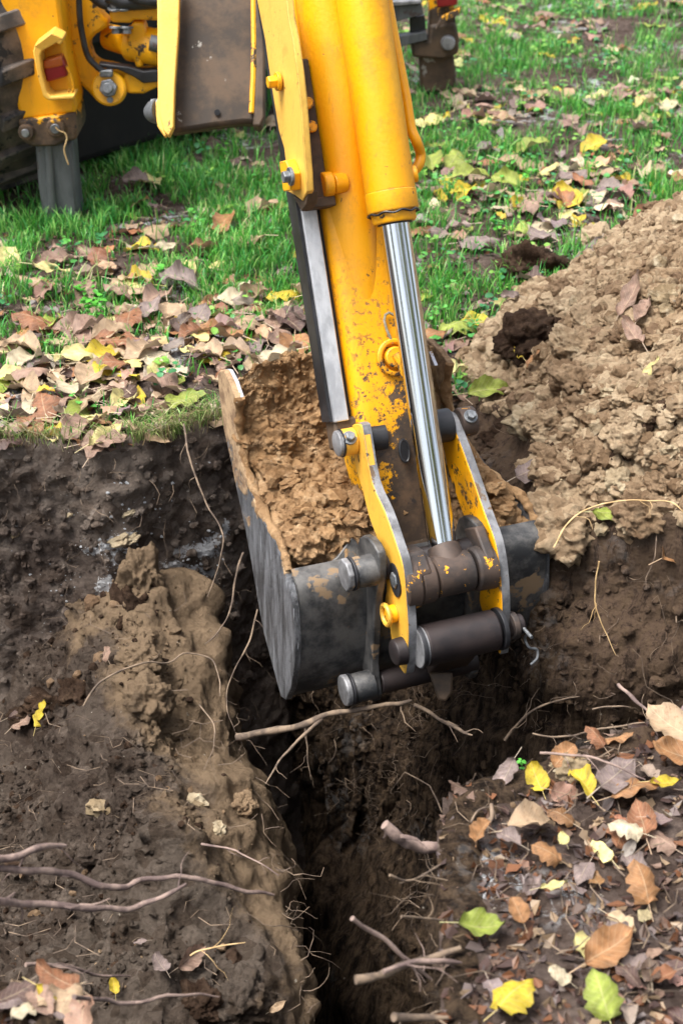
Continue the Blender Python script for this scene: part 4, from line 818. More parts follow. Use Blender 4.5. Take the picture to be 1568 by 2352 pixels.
LMK = [(110, 200, 'the red lamp guard'), (125, 440, 'the left stabiliser leg'), (300, 330, 'the dark space under the machine'), (480, 300, 'the brown boom end'), (668, 440, 'the guard plate tip'), (740, 560, 'the slide rail top'), (775, 780, 'the slide rail middle'), (510, 870, 'the left bucket corner'), (672, 850, 'the ochre horn on the lip'), (345, 432, 'the pale yellow leaf by the machine'), (215, 735, 'the pale leafy weed'), (20, 780, 'the bare soil at the left border'), (180, 955, 'the dark curved twig'), (434, 880, 'the upright twig'), (370, 655, 'the little bright weed'), (420, 945, 'the yellow green leaf on the rim'), (1000, 170, 'the far stabiliser leg'), (965, 360, 'the hydraulic pipe bend'), (1040, 390, 'the yellow green leaflet row'), (1300, 474, 'the bright yellow leaf above the heap'), (1250, 150, 'the far grass strip'), (1480, 120, 'the top right corner'), (1215, 610, 'the large rooty clod'), (940, 600, 'the chromed rod top'), (1140, 540, 'the three leaved plant'), (1215, 775, 'the round dark clod'), (1445, 705, 'the pink leaves on the heap'), (1325, 795, 'the tall tan clod'), (1370, 545, 'the rounded tan boulder'), (1215, 965, 'the pitted pale stone'), (1120, 925, 'the pink and green leaf by the rod'), (1250, 1190, 'the big smooth tan lump'), (1400, 1210, 'the thin green leaf on the heap'), (1525, 945, 'the dark egg shaped clod'), (1545, 1295, 'the heap bottom right corner'), (1350, 1045, 'the low brown clod'), (1500, 500, 'the heap crest'), (1540, 700, 'the upper right heap border'), (1490, 878, 'the small pale leaf on the heap'), (1400, 880, 'the centre of the heap'), (1540, 1080, 'the lower right heap border'), (1440, 600, 'the smooth slope below the crest'), (1250, 700, 'the heap left slope'), (325, 1330, 'the berm crown'), (98, 1662, 'the yellow leaf on the berm'), (225, 1842, 'the small flat berm stone'), (340, 1600, 'the knobbly berm lump'), (300, 2040, 'the long bare branch'), (440, 2225, 'the pink leaf low on the berm'), (600, 1950, 'the berm edge'), (460, 2300, 'the dark clod at the bottom'), (1060, 1830, 'the trench corner'), (1228, 1818, 'the yellow leaf at the corner'), (1410, 1815, 'the large mauve leaf'), (1540, 1700, 'the big tan leaf at the border'), (1100, 2160, 'the speckled green leaf'), (1248, 1994, 'the small orange leaf'), (1465, 2060, 'the torn orange leaf'), (1395, 2210, 'the folded orange leaf'), (1180, 2325, 'the yellow lobed leaf'), (1375, 2320, 'the pale green lobed leaf'), (1510, 2200, 'the litter at the right border'), (1268, 2070, 'the pale curled leaf'), (560, 930, 'the left end of the lip'), (735, 960, 'the slide rail foot'), (640, 1010, 'the ochre lump near the lip'), (600, 1120, 'the left bucket rim'), (800, 1100, 'the yellow side link'), (690, 1185, 'the bucket centre'), (700, 1245, 'the pile of lumps at the back rim'), (1030, 850, 'the right bucket corner')]
used = set()
def place_label(head, x, y, extra=()):
    o_ = sorted(LMK, key=lambda q: (q[0] - x) ** 2 + (q[1] - y) ** 2)
    for q in o_[:3]:
        dx, dy = x - q[0], y - q[1]; dist = math.hypot(dx, dy)
        dr = 'right of' if abs(dx) > abs(dy) and dx > 0 else ('left of' if abs(dx) > abs(dy) else ('below' if dy > 0 else 'above'))
        nr = 'at' if dist < 22 else (('just ' if dist < 65 else ('' if dist < 130 else 'well ')) + dr)
        for ex in ('',) + tuple(extra):
            s = f'{head} {ex} {nr} {q[2]}' if ex else f'{head} {nr} {q[2]}'; w_ = s.split()
            if len(w_) <= 16 and s not in used: used.add(s); return s
    for ad in ('neat', 'ragged', 'dusty', 'worn'):
        pass
    for q2 in o_[1:9]:
        for q in o_[:4]:
            if q is q2: continue
            dx, dy = x - q[0], y - q[1]; dr = 'right of' if abs(dx) > abs(dy) and dx > 0 else ('left of' if abs(dx) > abs(dy) else ('below' if dy > 0 else 'above'))
            t_ = f'{head} {dr} {q[2]} towards {q2[2]}'
            if len(t_.split()) <= 16 and t_ not in used: used.add(t_); return t_
    return s
seen = {}
for (gi, ci, m, p, s, x_, y_, imp, lb) in big:
    o = link('fallen_leaf', leaf_mesh(gi, ci)); o.matrix_world = Matrix.LocRotScale(Vector(p), m.to_quaternion(), (s, s, s))
    (V, Fc, UV, d), k = LG[gi]; lab = place_label(f"{sized(s)} {d} {CN[ci]} {k} leaf", x_, y_, (aim(m).replace('its tip ', ''),)); tag(o, lab, 'leaf', 'fallen autumn leaves')
def merge_leaves(items, name):
    Vs, Fs, Cs, Us = [], [], [], []; b = 0
    for (gi, ci, m, p, s, *_r) in items:
        (V, Fc, UV, d), k = LG[gi]; A_ = np.array(m); v = (V * s) @ A_.T + p; Vs.append(v); Fs.append(Fc + b); b += len(v); Us.append(UV)
        Cs.append(np.clip(CW[CN[ci]] * RNG.uniform(.75, 1.2) * (1 + .12 * RNG.normal(size=(len(V), 1))) * (1 + .06 * RNG.normal(size=3)), .01, .9))
    o = link(name, npmesh(name, np.concatenate(Vs), np.concatenate(Fs), M['leaf'], True, np.concatenate(Cs), np.concatenate(Us))); tag(o, kind='stuff'); return o
o = merge_leaves(rest, 'leaf_litter'); tag(o, 'countless smaller fallen leaves scattered over the grass', 'leaf litter')
# crumbled brown litter of scraps on both rims
scr = []
N = 34000; Xc = RNG.uniform(-1.3, 1.3, N); Yc = 1.15 + 4.05 * RNG.random(N) ** 1.5; ok = ~inside(Xc, Yc) & (pileh(Xc, Yc) < .01) & (RNG.random(N) < np.where(Yc < 2.4, 1., .34)); z_ = groundz(Xc, Yc)
for X_, Y_, zz in zip(Xc[ok], Yc[ok], z_[ok]):
    gi = RNG.integers(len(LG)); scr.append((gi, RNG.choice([0, 1, 2, 6, 6, 9, 9]), basis((0, 0, 1), RNG.uniform(0, 6.28), RNG.normal(0, .6), RNG.uniform(0, 6.28)), np.array([X_, Y_, zz + RNG.uniform(0, .008)]), RNG.uniform(.006, .020)))
def flakes(items, name, mat):
    base = np.array([[-.5, -.6, 0], [.45, -.5, .15], [.55, .5, -.1], [-.1, .75, .2], [-.6, .2, 0]]); F0 = np.array([[0, 1, 2], [0, 2, 3], [0, 3, 4]])
    n = len(items); R = np.array([np.array(i[2]) for i in items]); s = np.array([i[4] for i in items]); p = np.array([i[3] for i in items]); st = RNG.uniform(.35, 1, (n, 1, 1))
    v = base[None] * np.concatenate([st, np.ones((n, 1, 2))], 2) * (1 + .3 * RNG.normal(size=(n, 5, 3))) * s[:, None, None]; v = np.einsum('nij,nkj->nki', R, v) + p[:, None]
    f = (F0[None] + 5 * np.arange(n)[:, None, None]).reshape(-1, 3); c = np.array([CW[CN[i[1]]] for i in items])[:, None] * RNG.uniform(.35, .95, (n, 1, 1)); c = np.broadcast_to(c, (n, 5, 3)).reshape(-1, 3)
    o = link(name, npmesh(name, v.reshape(-1, 3), f, mat, False, c)); tag(o, kind='stuff'); return o
o = flakes(scr, 'leaf_scraps', M['grass']); tag(o, 'brown crumbled leaf scraps over the bare soil', 'leaf litter')

# grass: curved blades, dense where the photograph is green
def gdens(x, y, X, Y):
    c = .42 + 1.1 * n2(X, Y, 2.1, 30) + .9 * n2(X, Y, 6, 50)
    L_ = np.where(x < 800, 1.5 * np.exp(-((y - 500) / 165.) ** 2) + .80 * sst(1080, 620, y) + .35 * np.exp(-((y - 985) / 40.) ** 2) + .10, 0)
    R_ = np.where(x >= 800, .78 + .8 * np.exp(-((x - 1010) / 110) ** 2 - ((y - 600) / 150) ** 2), 0)
    return (L_ + R_) * np.clip(c, .05, 1.5)
def blades(X_, Y_, Z_, hgt, col, lean=.95, wid=.0019, name='grass', az=None):
    n = len(X_); az = RNG.uniform(0, 6.28, n) if az is None else az; le = np.abs(RNG.normal(lean, .35, n)); t_ = np.array([0, .35, .7, 1.]); W = np.array([1, .9, .6, .06])
    dirx, diry = np.cos(az), np.sin(az); an = le[:, None] * t_[None] ** 1.1
    hx = np.cumsum(np.concatenate([np.zeros((n, 1)), np.sin((an[:, 1:] + an[:, :-1]) / 2) * np.diff(t_)], 1), 1) * hgt[:, None]; hz = np.cumsum(np.concatenate([np.zeros((n, 1)), np.cos((an[:, 1:] + an[:, :-1]) / 2) * np.diff(t_)], 1), 1) * hgt[:, None]
    c = np.stack([X_[:, None] + dirx[:, None] * hx, Y_[:, None] + diry[:, None] * hx, Z_[:, None] + hz], -1); wd = wid * RNG.uniform(.6, 1.5, n)
    tw = az + RNG.normal(0, .8, n); sd_ = np.stack([-np.sin(tw), np.cos(tw), np.zeros(n)], -1)[:, None] * (wd[:, None] * W[None])[..., None]
    v = np.stack([c - sd_, c + sd_], 2).reshape(-1, 3); f = np.array([[0, 1, 3, 2], [2, 3, 5, 4], [4, 5, 7, 6]]); f = (f[None] + 8 * np.arange(n)[:, None, None]).reshape(-1, 4)
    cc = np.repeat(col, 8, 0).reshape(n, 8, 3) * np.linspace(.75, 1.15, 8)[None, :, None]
    o = link(name, npmesh(name, v, f, M['grass'], True, np.clip(cc.reshape(-1, 3), 0, .9))); tag(o, kind='stuff'); return o
N = 330000; Yc = 2.9 * (9.5 / 2.9) ** RNG.random(N); Xc = RNG.uniform(-.36, .36, N) * (Yc + .4); x, y, d = px(np.stack([Xc, Yc, 0 * Xc], -1))
ok = (RNG.random(N) < gdens(x, y, Xc, Yc) * .85 * (Yc / 6)) & ~inside(Xc, Yc - .02) & (pileh(Xc, Yc) < .02); Xc, Yc, yk = Xc[ok], Yc[ok], y[ok]; n = len(Xc)
gc = np.array([hexl('58a83c'), hexl('479a48'), hexl('74b552'), hexl('93c468'), hexl('b0b878')]); col = gc[RNG.choice(5, n, p=[.32, .30, .2, .13, .05])] * RNG.uniform(.6, 1.15, (n, 1))
print('blades', n); tn = n2(Xc, Yc, 9, 70)
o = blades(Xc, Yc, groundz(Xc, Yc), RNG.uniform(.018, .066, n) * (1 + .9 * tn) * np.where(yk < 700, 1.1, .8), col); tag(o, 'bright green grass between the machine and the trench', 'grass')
# pale grass and dry stalks hanging over the rim of the left cut
rimp = resample(FAR[1:8]); k = RNG.integers(0, len(rimp), 3200); keep_ = RNG.random(3200) < np.clip(.35 + 1.4 * n2(rimp[k][:, 0], rimp[k][:, 1], 3, 5), .05, 1); k = k[keep_]; n = len(k); bx = rimp[k] + RNG.normal(0, .018, (n, 2)) + np.array([0, .02])
gc2 = np.array([hexl('9fb06a'), hexl('b9b288'), hexl('7fa855'), hexl('8d7a5c')]); col = gc2[RNG.choice(4, n, p=[.3, .25, .2, .25])] * RNG.uniform(.6, 1.1, (n, 1))
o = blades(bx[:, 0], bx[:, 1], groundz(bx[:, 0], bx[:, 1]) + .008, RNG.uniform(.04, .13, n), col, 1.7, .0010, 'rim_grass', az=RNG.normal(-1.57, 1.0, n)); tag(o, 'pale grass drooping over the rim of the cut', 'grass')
# broad-leaved ground cover
def cover(items, name='ground_cover'):
    V0, F0, C0 = [], [], []; b = 0; th = np.linspace(0, 2 * np.pi, 8, endpoint=False); disc = np.concatenate([[[0, 0, 0]], np.stack([np.cos(th) * .42, np.sin(th) * .5, .09 * np.cos(2 * th)], 1)]); fc = np.array([[0, i + 1, (i + 1) % 8 + 1] for i in range(8)])
    for (X_, Y_, zz, s, nl, c) in items:
        for j in range(nl):
            a = RNG.uniform(0, 6.28); rr = RNG.uniform(.2, 1) * s; hh_ = RNG.uniform(.012, .055); c3 = np.array([X_ + rr * math.cos(a), Y_ + rr * math.sin(a), zz + hh_]); R = np.array(basis((0, 0, 1), a - 1.57, RNG.uniform(0, .6), RNG.uniform(0, 6.28)))
            sz = RNG.uniform(.012, .026); v = (disc * sz) @ R.T + c3; V0.append(v); F0.append(fc + b); b += 9; C0.append(np.tile(c * RNG.uniform(.7, 1.2), (9, 1)) * np.concatenate([[[1.2]], np.ones((8, 1))]))
    return np.concatenate(V0), np.concatenate(F0), np.clip(np.concatenate(C0), 0, .9)
N = 5200; Yc = 2.9 * (9 / 2.9) ** RNG.random(N); Xc = RNG.uniform(-.3, .36, N) * (Yc + .3); x, y, d = px(np.stack([Xc, Yc, 0 * Xc], -1)); ok = (RNG.random(N) < np.where(x > 900, .55, .10) * np.clip(.5 + 1.5 * n2(Xc, Yc, 2.4, 90), 0, 1.3) * (Yc / 5)) & ~inside(Xc, Yc) & (pileh(Xc, Yc) < .01)
gcv = np.array([hexl('45873f'), hexl('559a42'), hexl('76a444'), hexl('3a7a48')]); v, f, c = cover([(a, b_, groundz(np.array([a]), np.array([b_]))[0], .035, 5, gcv[RNG.integers(4)]) for a, b_ in zip(Xc[ok], Yc[ok])])
o = link('ground_cover', npmesh('ground_cover', v, f, M['grass'], True, c)); tag(o, 'low round-leaved green ground cover', 'ground cover', kind='stuff')
WEEDS = [(215, 735, 'pale leafy weed in the litter left of centre', 14), (205, 700, 'bright green weed standing in the leaf litter', 12), (370, 655, 'little bright weed between curled brown leaves', 5), (1140, 540, 'three leaved bright green plant at the foot of the heap', 6), (1210, 430, 'tall clover patch above the spoil heap', 12), (455, 545, 'pair of broad green leaves in the grass by the boom', 5), (510, 370, 'green seedling in the shade below the boom', 6), (1195, 1780, 'fresh green leaflets on the foreground bank rim', 4), (1075, 1795, 'tiny green sprig on the trench corner', 3)]
for (wx, wy, lb, nl) in WEEDS:
    p = hit(wx, wy); v, f, c = cover([(0, 0, 0.01, .035 if nl > 6 else .02, nl * 2, np.array(hexl('55a53a')))]); v = v * (.45 if wy > 1500 else 1.); o = link('weed', npmesh('weed', v, f, M['grass'], True, c)); o.location = tuple(p)
    tag(o, lb, 'plant', 'weeds')

# ---- clods and stones
CM = {}
def clod_mesh(i, mat):
    if (i, mat) not in CM:
        CM[i, mat] = lump('clod', (0, 0, 0), 1, mat, 40 + i, .42, 3, (1.1, .95, .8) if i % 2 else (1, 1.15, .72), mesh_only=True, freq=1.5)
        CM[i, mat].polygons.foreach_set('use_smooth', [True] * len(CM[i, mat].polygons)); CM[i, mat].set_sharp_from_angle(angle=rad(28))
    return CM[i, mat]
# amplified copies scaled per object: texture follows the object, so grain keeps its size through world-space noise
CL = []
def add_clod(p, r, mat, extra=0, label=None, sink=.25):
    x_, y_, d_ = px(p); CL.append((np.array(p), r, mat, r / d_ * 3500 * (1 if FRAME(x_, y_) else 0) + extra, x_, y_, label, sink))
N = 42000; Xc = RNG.uniform(.2, 1.35, N); Yc = RNG.uniform(2.4, 4.3, N); h = pileh(Xc, Yc); x, y, d = px(np.stack([Xc, Yc, h], -1))
cl_ = np.clip(.55 + .9 * n2(Xc, Yc, 2.2, 11), .1, 1.2); ok = (h > .002) & ~inside(Xc, Yc) & (RNG.random(N) < cl_ * .62)
for X_, Y_, hz, xx, yy_ in zip(Xc[ok], Yc[ok], surf(Xc[ok], Yc[ok]) - .001, x[ok], y[ok]):
    r = .0030 + (.020 if yy_ > 560 else .010) * RNG.random() ** 3.2 + (.006 + .018 * RNG.random() if RNG.random() < (.085 if yy_ > 680 else .016) else 0)
    mt = RNG.choice(['tan', 'tandark', 'stone', 'peat'], p=[.80, .16, .03, .01] if yy_ < 900 else [.62, .33, .03, .02])
    add_clod((X_, Y_, hz), r, mt)
N = 26000; Xc = RNG.uniform(-.95, -.02, N); Yc = RNG.uniform(1.7, 3.08, N); eg = np.interp(Yc, EY, EX) - Xc; ok = (eg > .02) & (RNG.random(N) < .60 * sst(.02, .22, eg) * np.clip(.5 + 1.2 * n2(Xc, Yc, 4, 21), .05, 1))
for X_, Y_, sz_ in zip(Xc[ok], Yc[ok], surf(Xc[ok], Yc[ok])): add_clod((X_, Y_, sz_ - .001), .0022 + .009 * RNG.random() ** 4 + (.018 * RNG.random() if RNG.random() < .016 else 0), RNG.choice(['bermm', 'peat', 'tandark'], p=[.84, .12, .04]), -3)
for X_, Y_ in zip(RNG.uniform(-1, 1.2, 800), RNG.uniform(1.2, 4.2, 800)):
    if not inside(X_, Y_) and pileh(np.array([X_]), np.array([Y_]))[0] < .01: add_clod((X_, Y_, groundz(np.array([X_]), np.array([Y_]))[0]), RNG.uniform(.003, .008), RNG.choice(['peat', 'tandark', 'ground']), -8)
HC = [(1215, 610, .085, 'peat', 'large dark rooty clod at the upper left foot of the spoil heap'), (1215, 775, .075, 'peat', 'round dark topsoil clod with a yellow leaf on the heap edge'), (1325, 795, .052, 'tan', 'tall tan clod right of the round dark clod'), (1310, 870, .050, 'tandark', 'blunt brown clod under the tall tan clod'), (1215, 965, .042, 'stone', 'pitted pale stone above the dark hollow'), (1165, 1010, .050, 'peat', 'dark clod on the hollow beside the right side link'), (1290, 1200, .080, 'tan', 'big smooth tan lump at the trench edge right of the bucket'), (1370, 545, .050, 'tan', 'rounded tan boulder of earth high on the heap'), (1290, 700, .040, 'tan', 'long tan clod sliding down below the rooty clod'), (1350, 1045, .045, 'tandark', 'low brown clod in the middle of the lower heap'), (1450, 1000, .04, 'tan', 'angular tan clod on the lower heap'), (1425, 1095, .030, 'stone', 'pale angular stone low on the heap'), (1525, 945, .030, 'peat', 'dark egg shaped clod near the right border'), (1480, 1180, .045, 'tandark', 'wide brown clod near the bottom of the heap'), (1400, 770, .03, 'tan', 'tan clod behind the curled pink leaves'),
      (325, 1338, .060, 'bermm', 'upper of the two lumps crowning the berm against the dark face'), (312, 1420, .072, 'peat', 'lower dark lump crowning the berm'), (325, 1505, .040, 'bermm', 'grey lump below the crown of the berm'), (340, 1600, .050, 'bermm', 'knobbly lump in the middle of the berm'), (180, 1590, .04, 'peat', 'dark clod in the hollow against the cut face'), (110, 1610, .04, 'peat', 'dark clod left in the hollow'), (50, 1640, .035, 'peat', 'dark clod at the left border of the hollow'), (225, 1842, .022, 'stone', 'small flat stone lying on the berm slope'), (448, 1830, .022, 'stone', 'white specked stone on the upper berm slope'), (560, 1840, .03, 'tandark', 'brown lump by the berm edge'), (500, 1890, .016, 'stone', 'small grey pebble by the berm edge'), (560, 2290, .05, 'bermm', 'grey clod at the bottom near the trench'), (460, 2300, .04, 'peat', 'dark clod at the bottom edge'), (1310, 1760, .035, 'stone', 'grey stone between fallen leaves on the bank'), (1430, 1810, .03, 'peat', 'dark lump behind the large mauve leaf')]
for (hx, hy, r, mt, lb) in HC:
    if 'crowning' in lb: add_clod(PY(hx, hy, 3.0 if 'upper' in lb else 2.95), r * .85, mt, 900, lb, 0)
    else: add_clod(hit(hx, hy + 12), r, mt, 500, lb, -.05)
# crumbs lying in the bucket
tv = np.array([v_.co[:] for v_ in loadm.data.vertices]); lo_ = np.array(loadm.location)
for k in range(3200):
    p = tv[RNG.integers(len(tv))] + lo_; x_, y_, d_ = px(p)
    r = .0022 + .007 * RNG.random() ** 3 + (.016 * RNG.random() if y_ > 1080 and RNG.random() < .25 else 0); add_clod(p, r, 'load', 0, None, .2)
for (hx, hy, r) in ((700, 1245, .034), (650, 1205, .024), (690, 1185, .02), (745, 1220, .022), (770, 1265, .026), (820, 1190, .022), (610, 1120, .020), (690, 1075, .022), (560, 1010, .02), (640, 1010, .03), (760, 1180, .02), (730, 960, .028)):
    dd = np.hypot(*(np.array(px(tv)[:2]) - np.array([[hx], [hy]]))); add_clod(tv[dd.argmin()], r, 'load', 400, None, .1)
CL.sort(key=lambda t: -t[3]); big, rest = CL[:300], CL[300:]
cn_ = {'tan': 'tan', 'tandark': 'brown', 'stone': 'pale stony', 'peat': 'dark', 'load': 'ochre', 'bermm': 'grey brown', 'ground': 'brown'}
def cwhere(x, y, m):
    if m == 'load': return ('at the back rim of the bucket' if y > 1180 else ('in the middle of the bucket' if y > 1020 else 'near the lip of the bucket')) + (' on the left' if x < 640 else (' beside the side link' if x > 760 else ' in the centre'))
    if x < 760 and y > 1250: return ('high on the berm' if y < 1700 else ('midway down the berm' if y < 2050 else 'low on the berm')) + (' by the left border' if x < 200 else (' next to the trench edge' if x > 480 else ' on its broad face'))
    if x > 950 and y < 1500:
        v = 'on the upper slope of the spoil heap' if y < 650 else ('on the middle of the spoil heap' if y < 900 else ('on the lower spoil heap' if y < 1150 else 'at the bottom rim of the spoil heap'))
        return v + (' at its left foot' if x < 1200 else (' near the right border' if x > 1430 else (' left of the pink leaves' if x < 1330 else '')))
    return where(x, y)
for i, (p, r, mt, imp, x_, y_, lb, sink) in enumerate(big):
    rs = r; me = clod_mesh(int(RNG.integers(8)), mt); o = link('earth_clod' if mt != 'stone' else 'stone', me)
    o.matrix_world = Matrix.LocRotScale(Vector(p + np.array([0, 0, -sink * rs])), Quaternion(Vector(RNG.normal(size=3)).normalized(), RNG.uniform(0, .6)) @ Quaternion((0, 0, 1), RNG.uniform(0, 6.28)), (rs * RNG.uniform(.9, 1.25), rs, rs * (1.7 if 'crowning' in (lb or '') else RNG.uniform(.85, 1.1))))
    if r > .028:
        hk = ('h', int(i) % 3, mt)
        if hk not in CM: CM[hk] = lump('clod', (0, 0, 0), 1, mt, 70 + int(i) % 3, .40, 5, (1.05, 1., .85), mesh_only=True, freq=1.5); hv = np.array([q.co[:] for q in CM[hk].vertices]); hv *= (1 + .05 * fbm(hv * 9, 3, .6) + .05 * cb(worley(hv * 5)[0]))[:, None]; CM[hk].vertices.foreach_set('co', hv.astype(np.float32).ravel()); CM[hk].update()
        o.data = CM[hk]
    ap = 'fist sized' if r > .03 else ('walnut sized' if r > .018 else ('hazelnut sized' if r > .011 else 'pea sized'))
    ex = ('angular', 'rounded')[i % 2:] if 0 else ()
    tag(o, ' '.join((lb or place_label(f"{ap} {cn_[mt]} {'clod' if mt != 'stone' else 'pebble'}", x_, y_, ex)).split()[:16]), 'clod' if mt != 'stone' else 'stone', 'clods and stones of dug earth')
crumb = {m: ([], [], 0) for m in cn_}
def small_ico(sub):
    bm = bmesh.new(); bmesh.ops.create_icosphere(bm, subdivisions=sub, radius=1); v = np.array([q.co[:] for q in bm.verts]); f = np.array([[q.index for q in p.verts] for p in bm.faces]); bm.free(); return v, f
SI = [small_ico(1), small_ico(2)]
for m in cn_:
    its = [c for c in rest if c[2] == m]
    if not its: continue
    for sub in (0, 1):
        sel = [c for c in its if (c[1] > .009) == bool(sub)]
        if not sel: continue
        v0, f0 = SI[sub]; n = len(sel); pr = np.array([c[0] for c in sel]); rr = np.array([c[1] for c in sel]); v = v0[None] * (1 + .22 * RNG.normal(size=(n, len(v0), 1)) * (1 if not sub else .32) + (.42 * fbm((v0[None] * 1.3 + RNG.random((n, 1, 3)) * 40).reshape(-1, 3), 2)).reshape(n, -1, 1)) * RNG.uniform(.7, 1.25, (n, 1, 3)) * rr[:, None, None] + pr[:, None] - np.array([0, 0, .1]) * rr[:, None, None]
        f = (f0[None] + len(v0) * np.arange(n)[:, None, None]).reshape(-1, 3); o = link('earth_crumbs', npmesh('earth_crumbs', v.reshape(-1, 3), f, M[m], False)); tag(o, f'{cn_[m]} crumbs of loose dug earth', 'crumbs', kind='stuff')
fv = np.array([q.co[:] for q in fl.data.vertices]); fx_, fy_, fd_ = px(fv)
def hitface(x, y): return fv[np.argmin((fx_ - x) ** 2 + (fy_ - y) ** 2)]
# chalk stones set in the left cut face
for (hx, hy, r, lb) in ((285, 1362, .035, 'smooth greenish white stone set in the dark cut face'), (268, 1245, .030, 'broken white chalk lump in the dark cut face'), (302, 1238, .022, 'second chalk lump right of the broken one'), (163, 1183, .011, 'small white stone in the upper cut face'), (304, 1180, .016, 'white stone above the chalk lumps'), (42, 1228, .014, 'tan pebble at the left of the cut face'), (245, 1420, .017, 'lowest chalk fragment on the cut face')):
    p = hitface(hx, hy); me = clod_mesh(int(hx) % 8, 'stone'); o = link('chalk_stone', me); o.matrix_world = Matrix.LocRotScale(Vector(p), Quaternion((0, 1, 0), -.4), (r * 1.0, r * .6, r * .65)); tag(o, lb, 'stone')
fk = []
for (cx, cy, sp, n_) in ((262, 1245, 28, 60), (300, 1235, 22, 40), (285, 1285, 40, 50), (240, 1345, 22, 50), (270, 1370, 30, 30), (238, 1420, 18, 40), (163, 1183, 8, 12), (304, 1180, 14, 22), (450, 1315, 45, 60), (470, 1270, 30, 40), (400, 1300, 30, 30), (215, 1260, 30, 20), (490, 1240, 25, 22), (150, 1350, 110, 30), (350, 1150, 120, 40)):
    for k in range(n_):
        p = hitface(cx + RNG.normal(0, sp * .55), cy + RNG.normal(0, sp * .4)); s = .0010 + .0035 * RNG.random() ** 3; fk.append((p, s))
v0, f0 = SI[0]; n = len(fk); v = v0[None] * (1 + .3 * RNG.normal(size=(n, len(v0), 1))) * np.array([1.3, .5, 1.]) * np.array([k[1] for k in fk])[:, None, None] + np.array([k[0] for k in fk])[:, None]
t = NT('white chalk'); M['chalk'] = t.out(t.mix(t.noise(40, 5), (.30, .31, .32), (.48, .49, .50)), .9)
o = link('chalk_flecks', npmesh('chalk_flecks', v.reshape(-1, 3), (f0[None] + len(v0) * np.arange(n)[:, None, None]).reshape(-1, 3), M['chalk'], False)); tag(o, 'white chalk flecks crumbling out of the cut face', 'chalk', kind='stuff')

# ---- roots, branches, twigs: each one a thing
def kink(pts, r0, r1, j=.004, n=5, nsid=8):
    p = np.array(smoothpath(pts, n)); m = len(p); nz = np.stack([n3(p * 23 + k * 9) for k in range(3)], 1); p = p + nz * j * .7
    rr = np.linspace(r0, r1 * .75, m) * (1 + .28 * n3(p * 60)) * np.interp(np.arange(m), [0, m - 4, m - 1], [1, 1, .55]) * (.82 if r0 < .006 else 1.); mb = MB().tube(list(p), list(rr), nsid)
    for k in range(int(2 + 3 * RNG.random())):                     # side shoots and rootlets
        i = RNG.integers(2, m - 2); t_ = p[i + 1] - p[i - 1]; t_ /= np.linalg.norm(t_); d = t_ * .8 + RNG.normal(0, .6, 3); d[2] -= .25; q = p[i].copy(); pts_ = [q]; ln = RNG.uniform(.02, .09)
        for _ in range(5): d = d / np.linalg.norm(d) + RNG.normal(0, .3, 3); q = q + d / np.linalg.norm(d) * ln / 5; pts_.append(q)
        mb.tube(pts_, list(np.linspace(rr[i] * .45, rr[i] * .1, 6)), 5)
    return mb
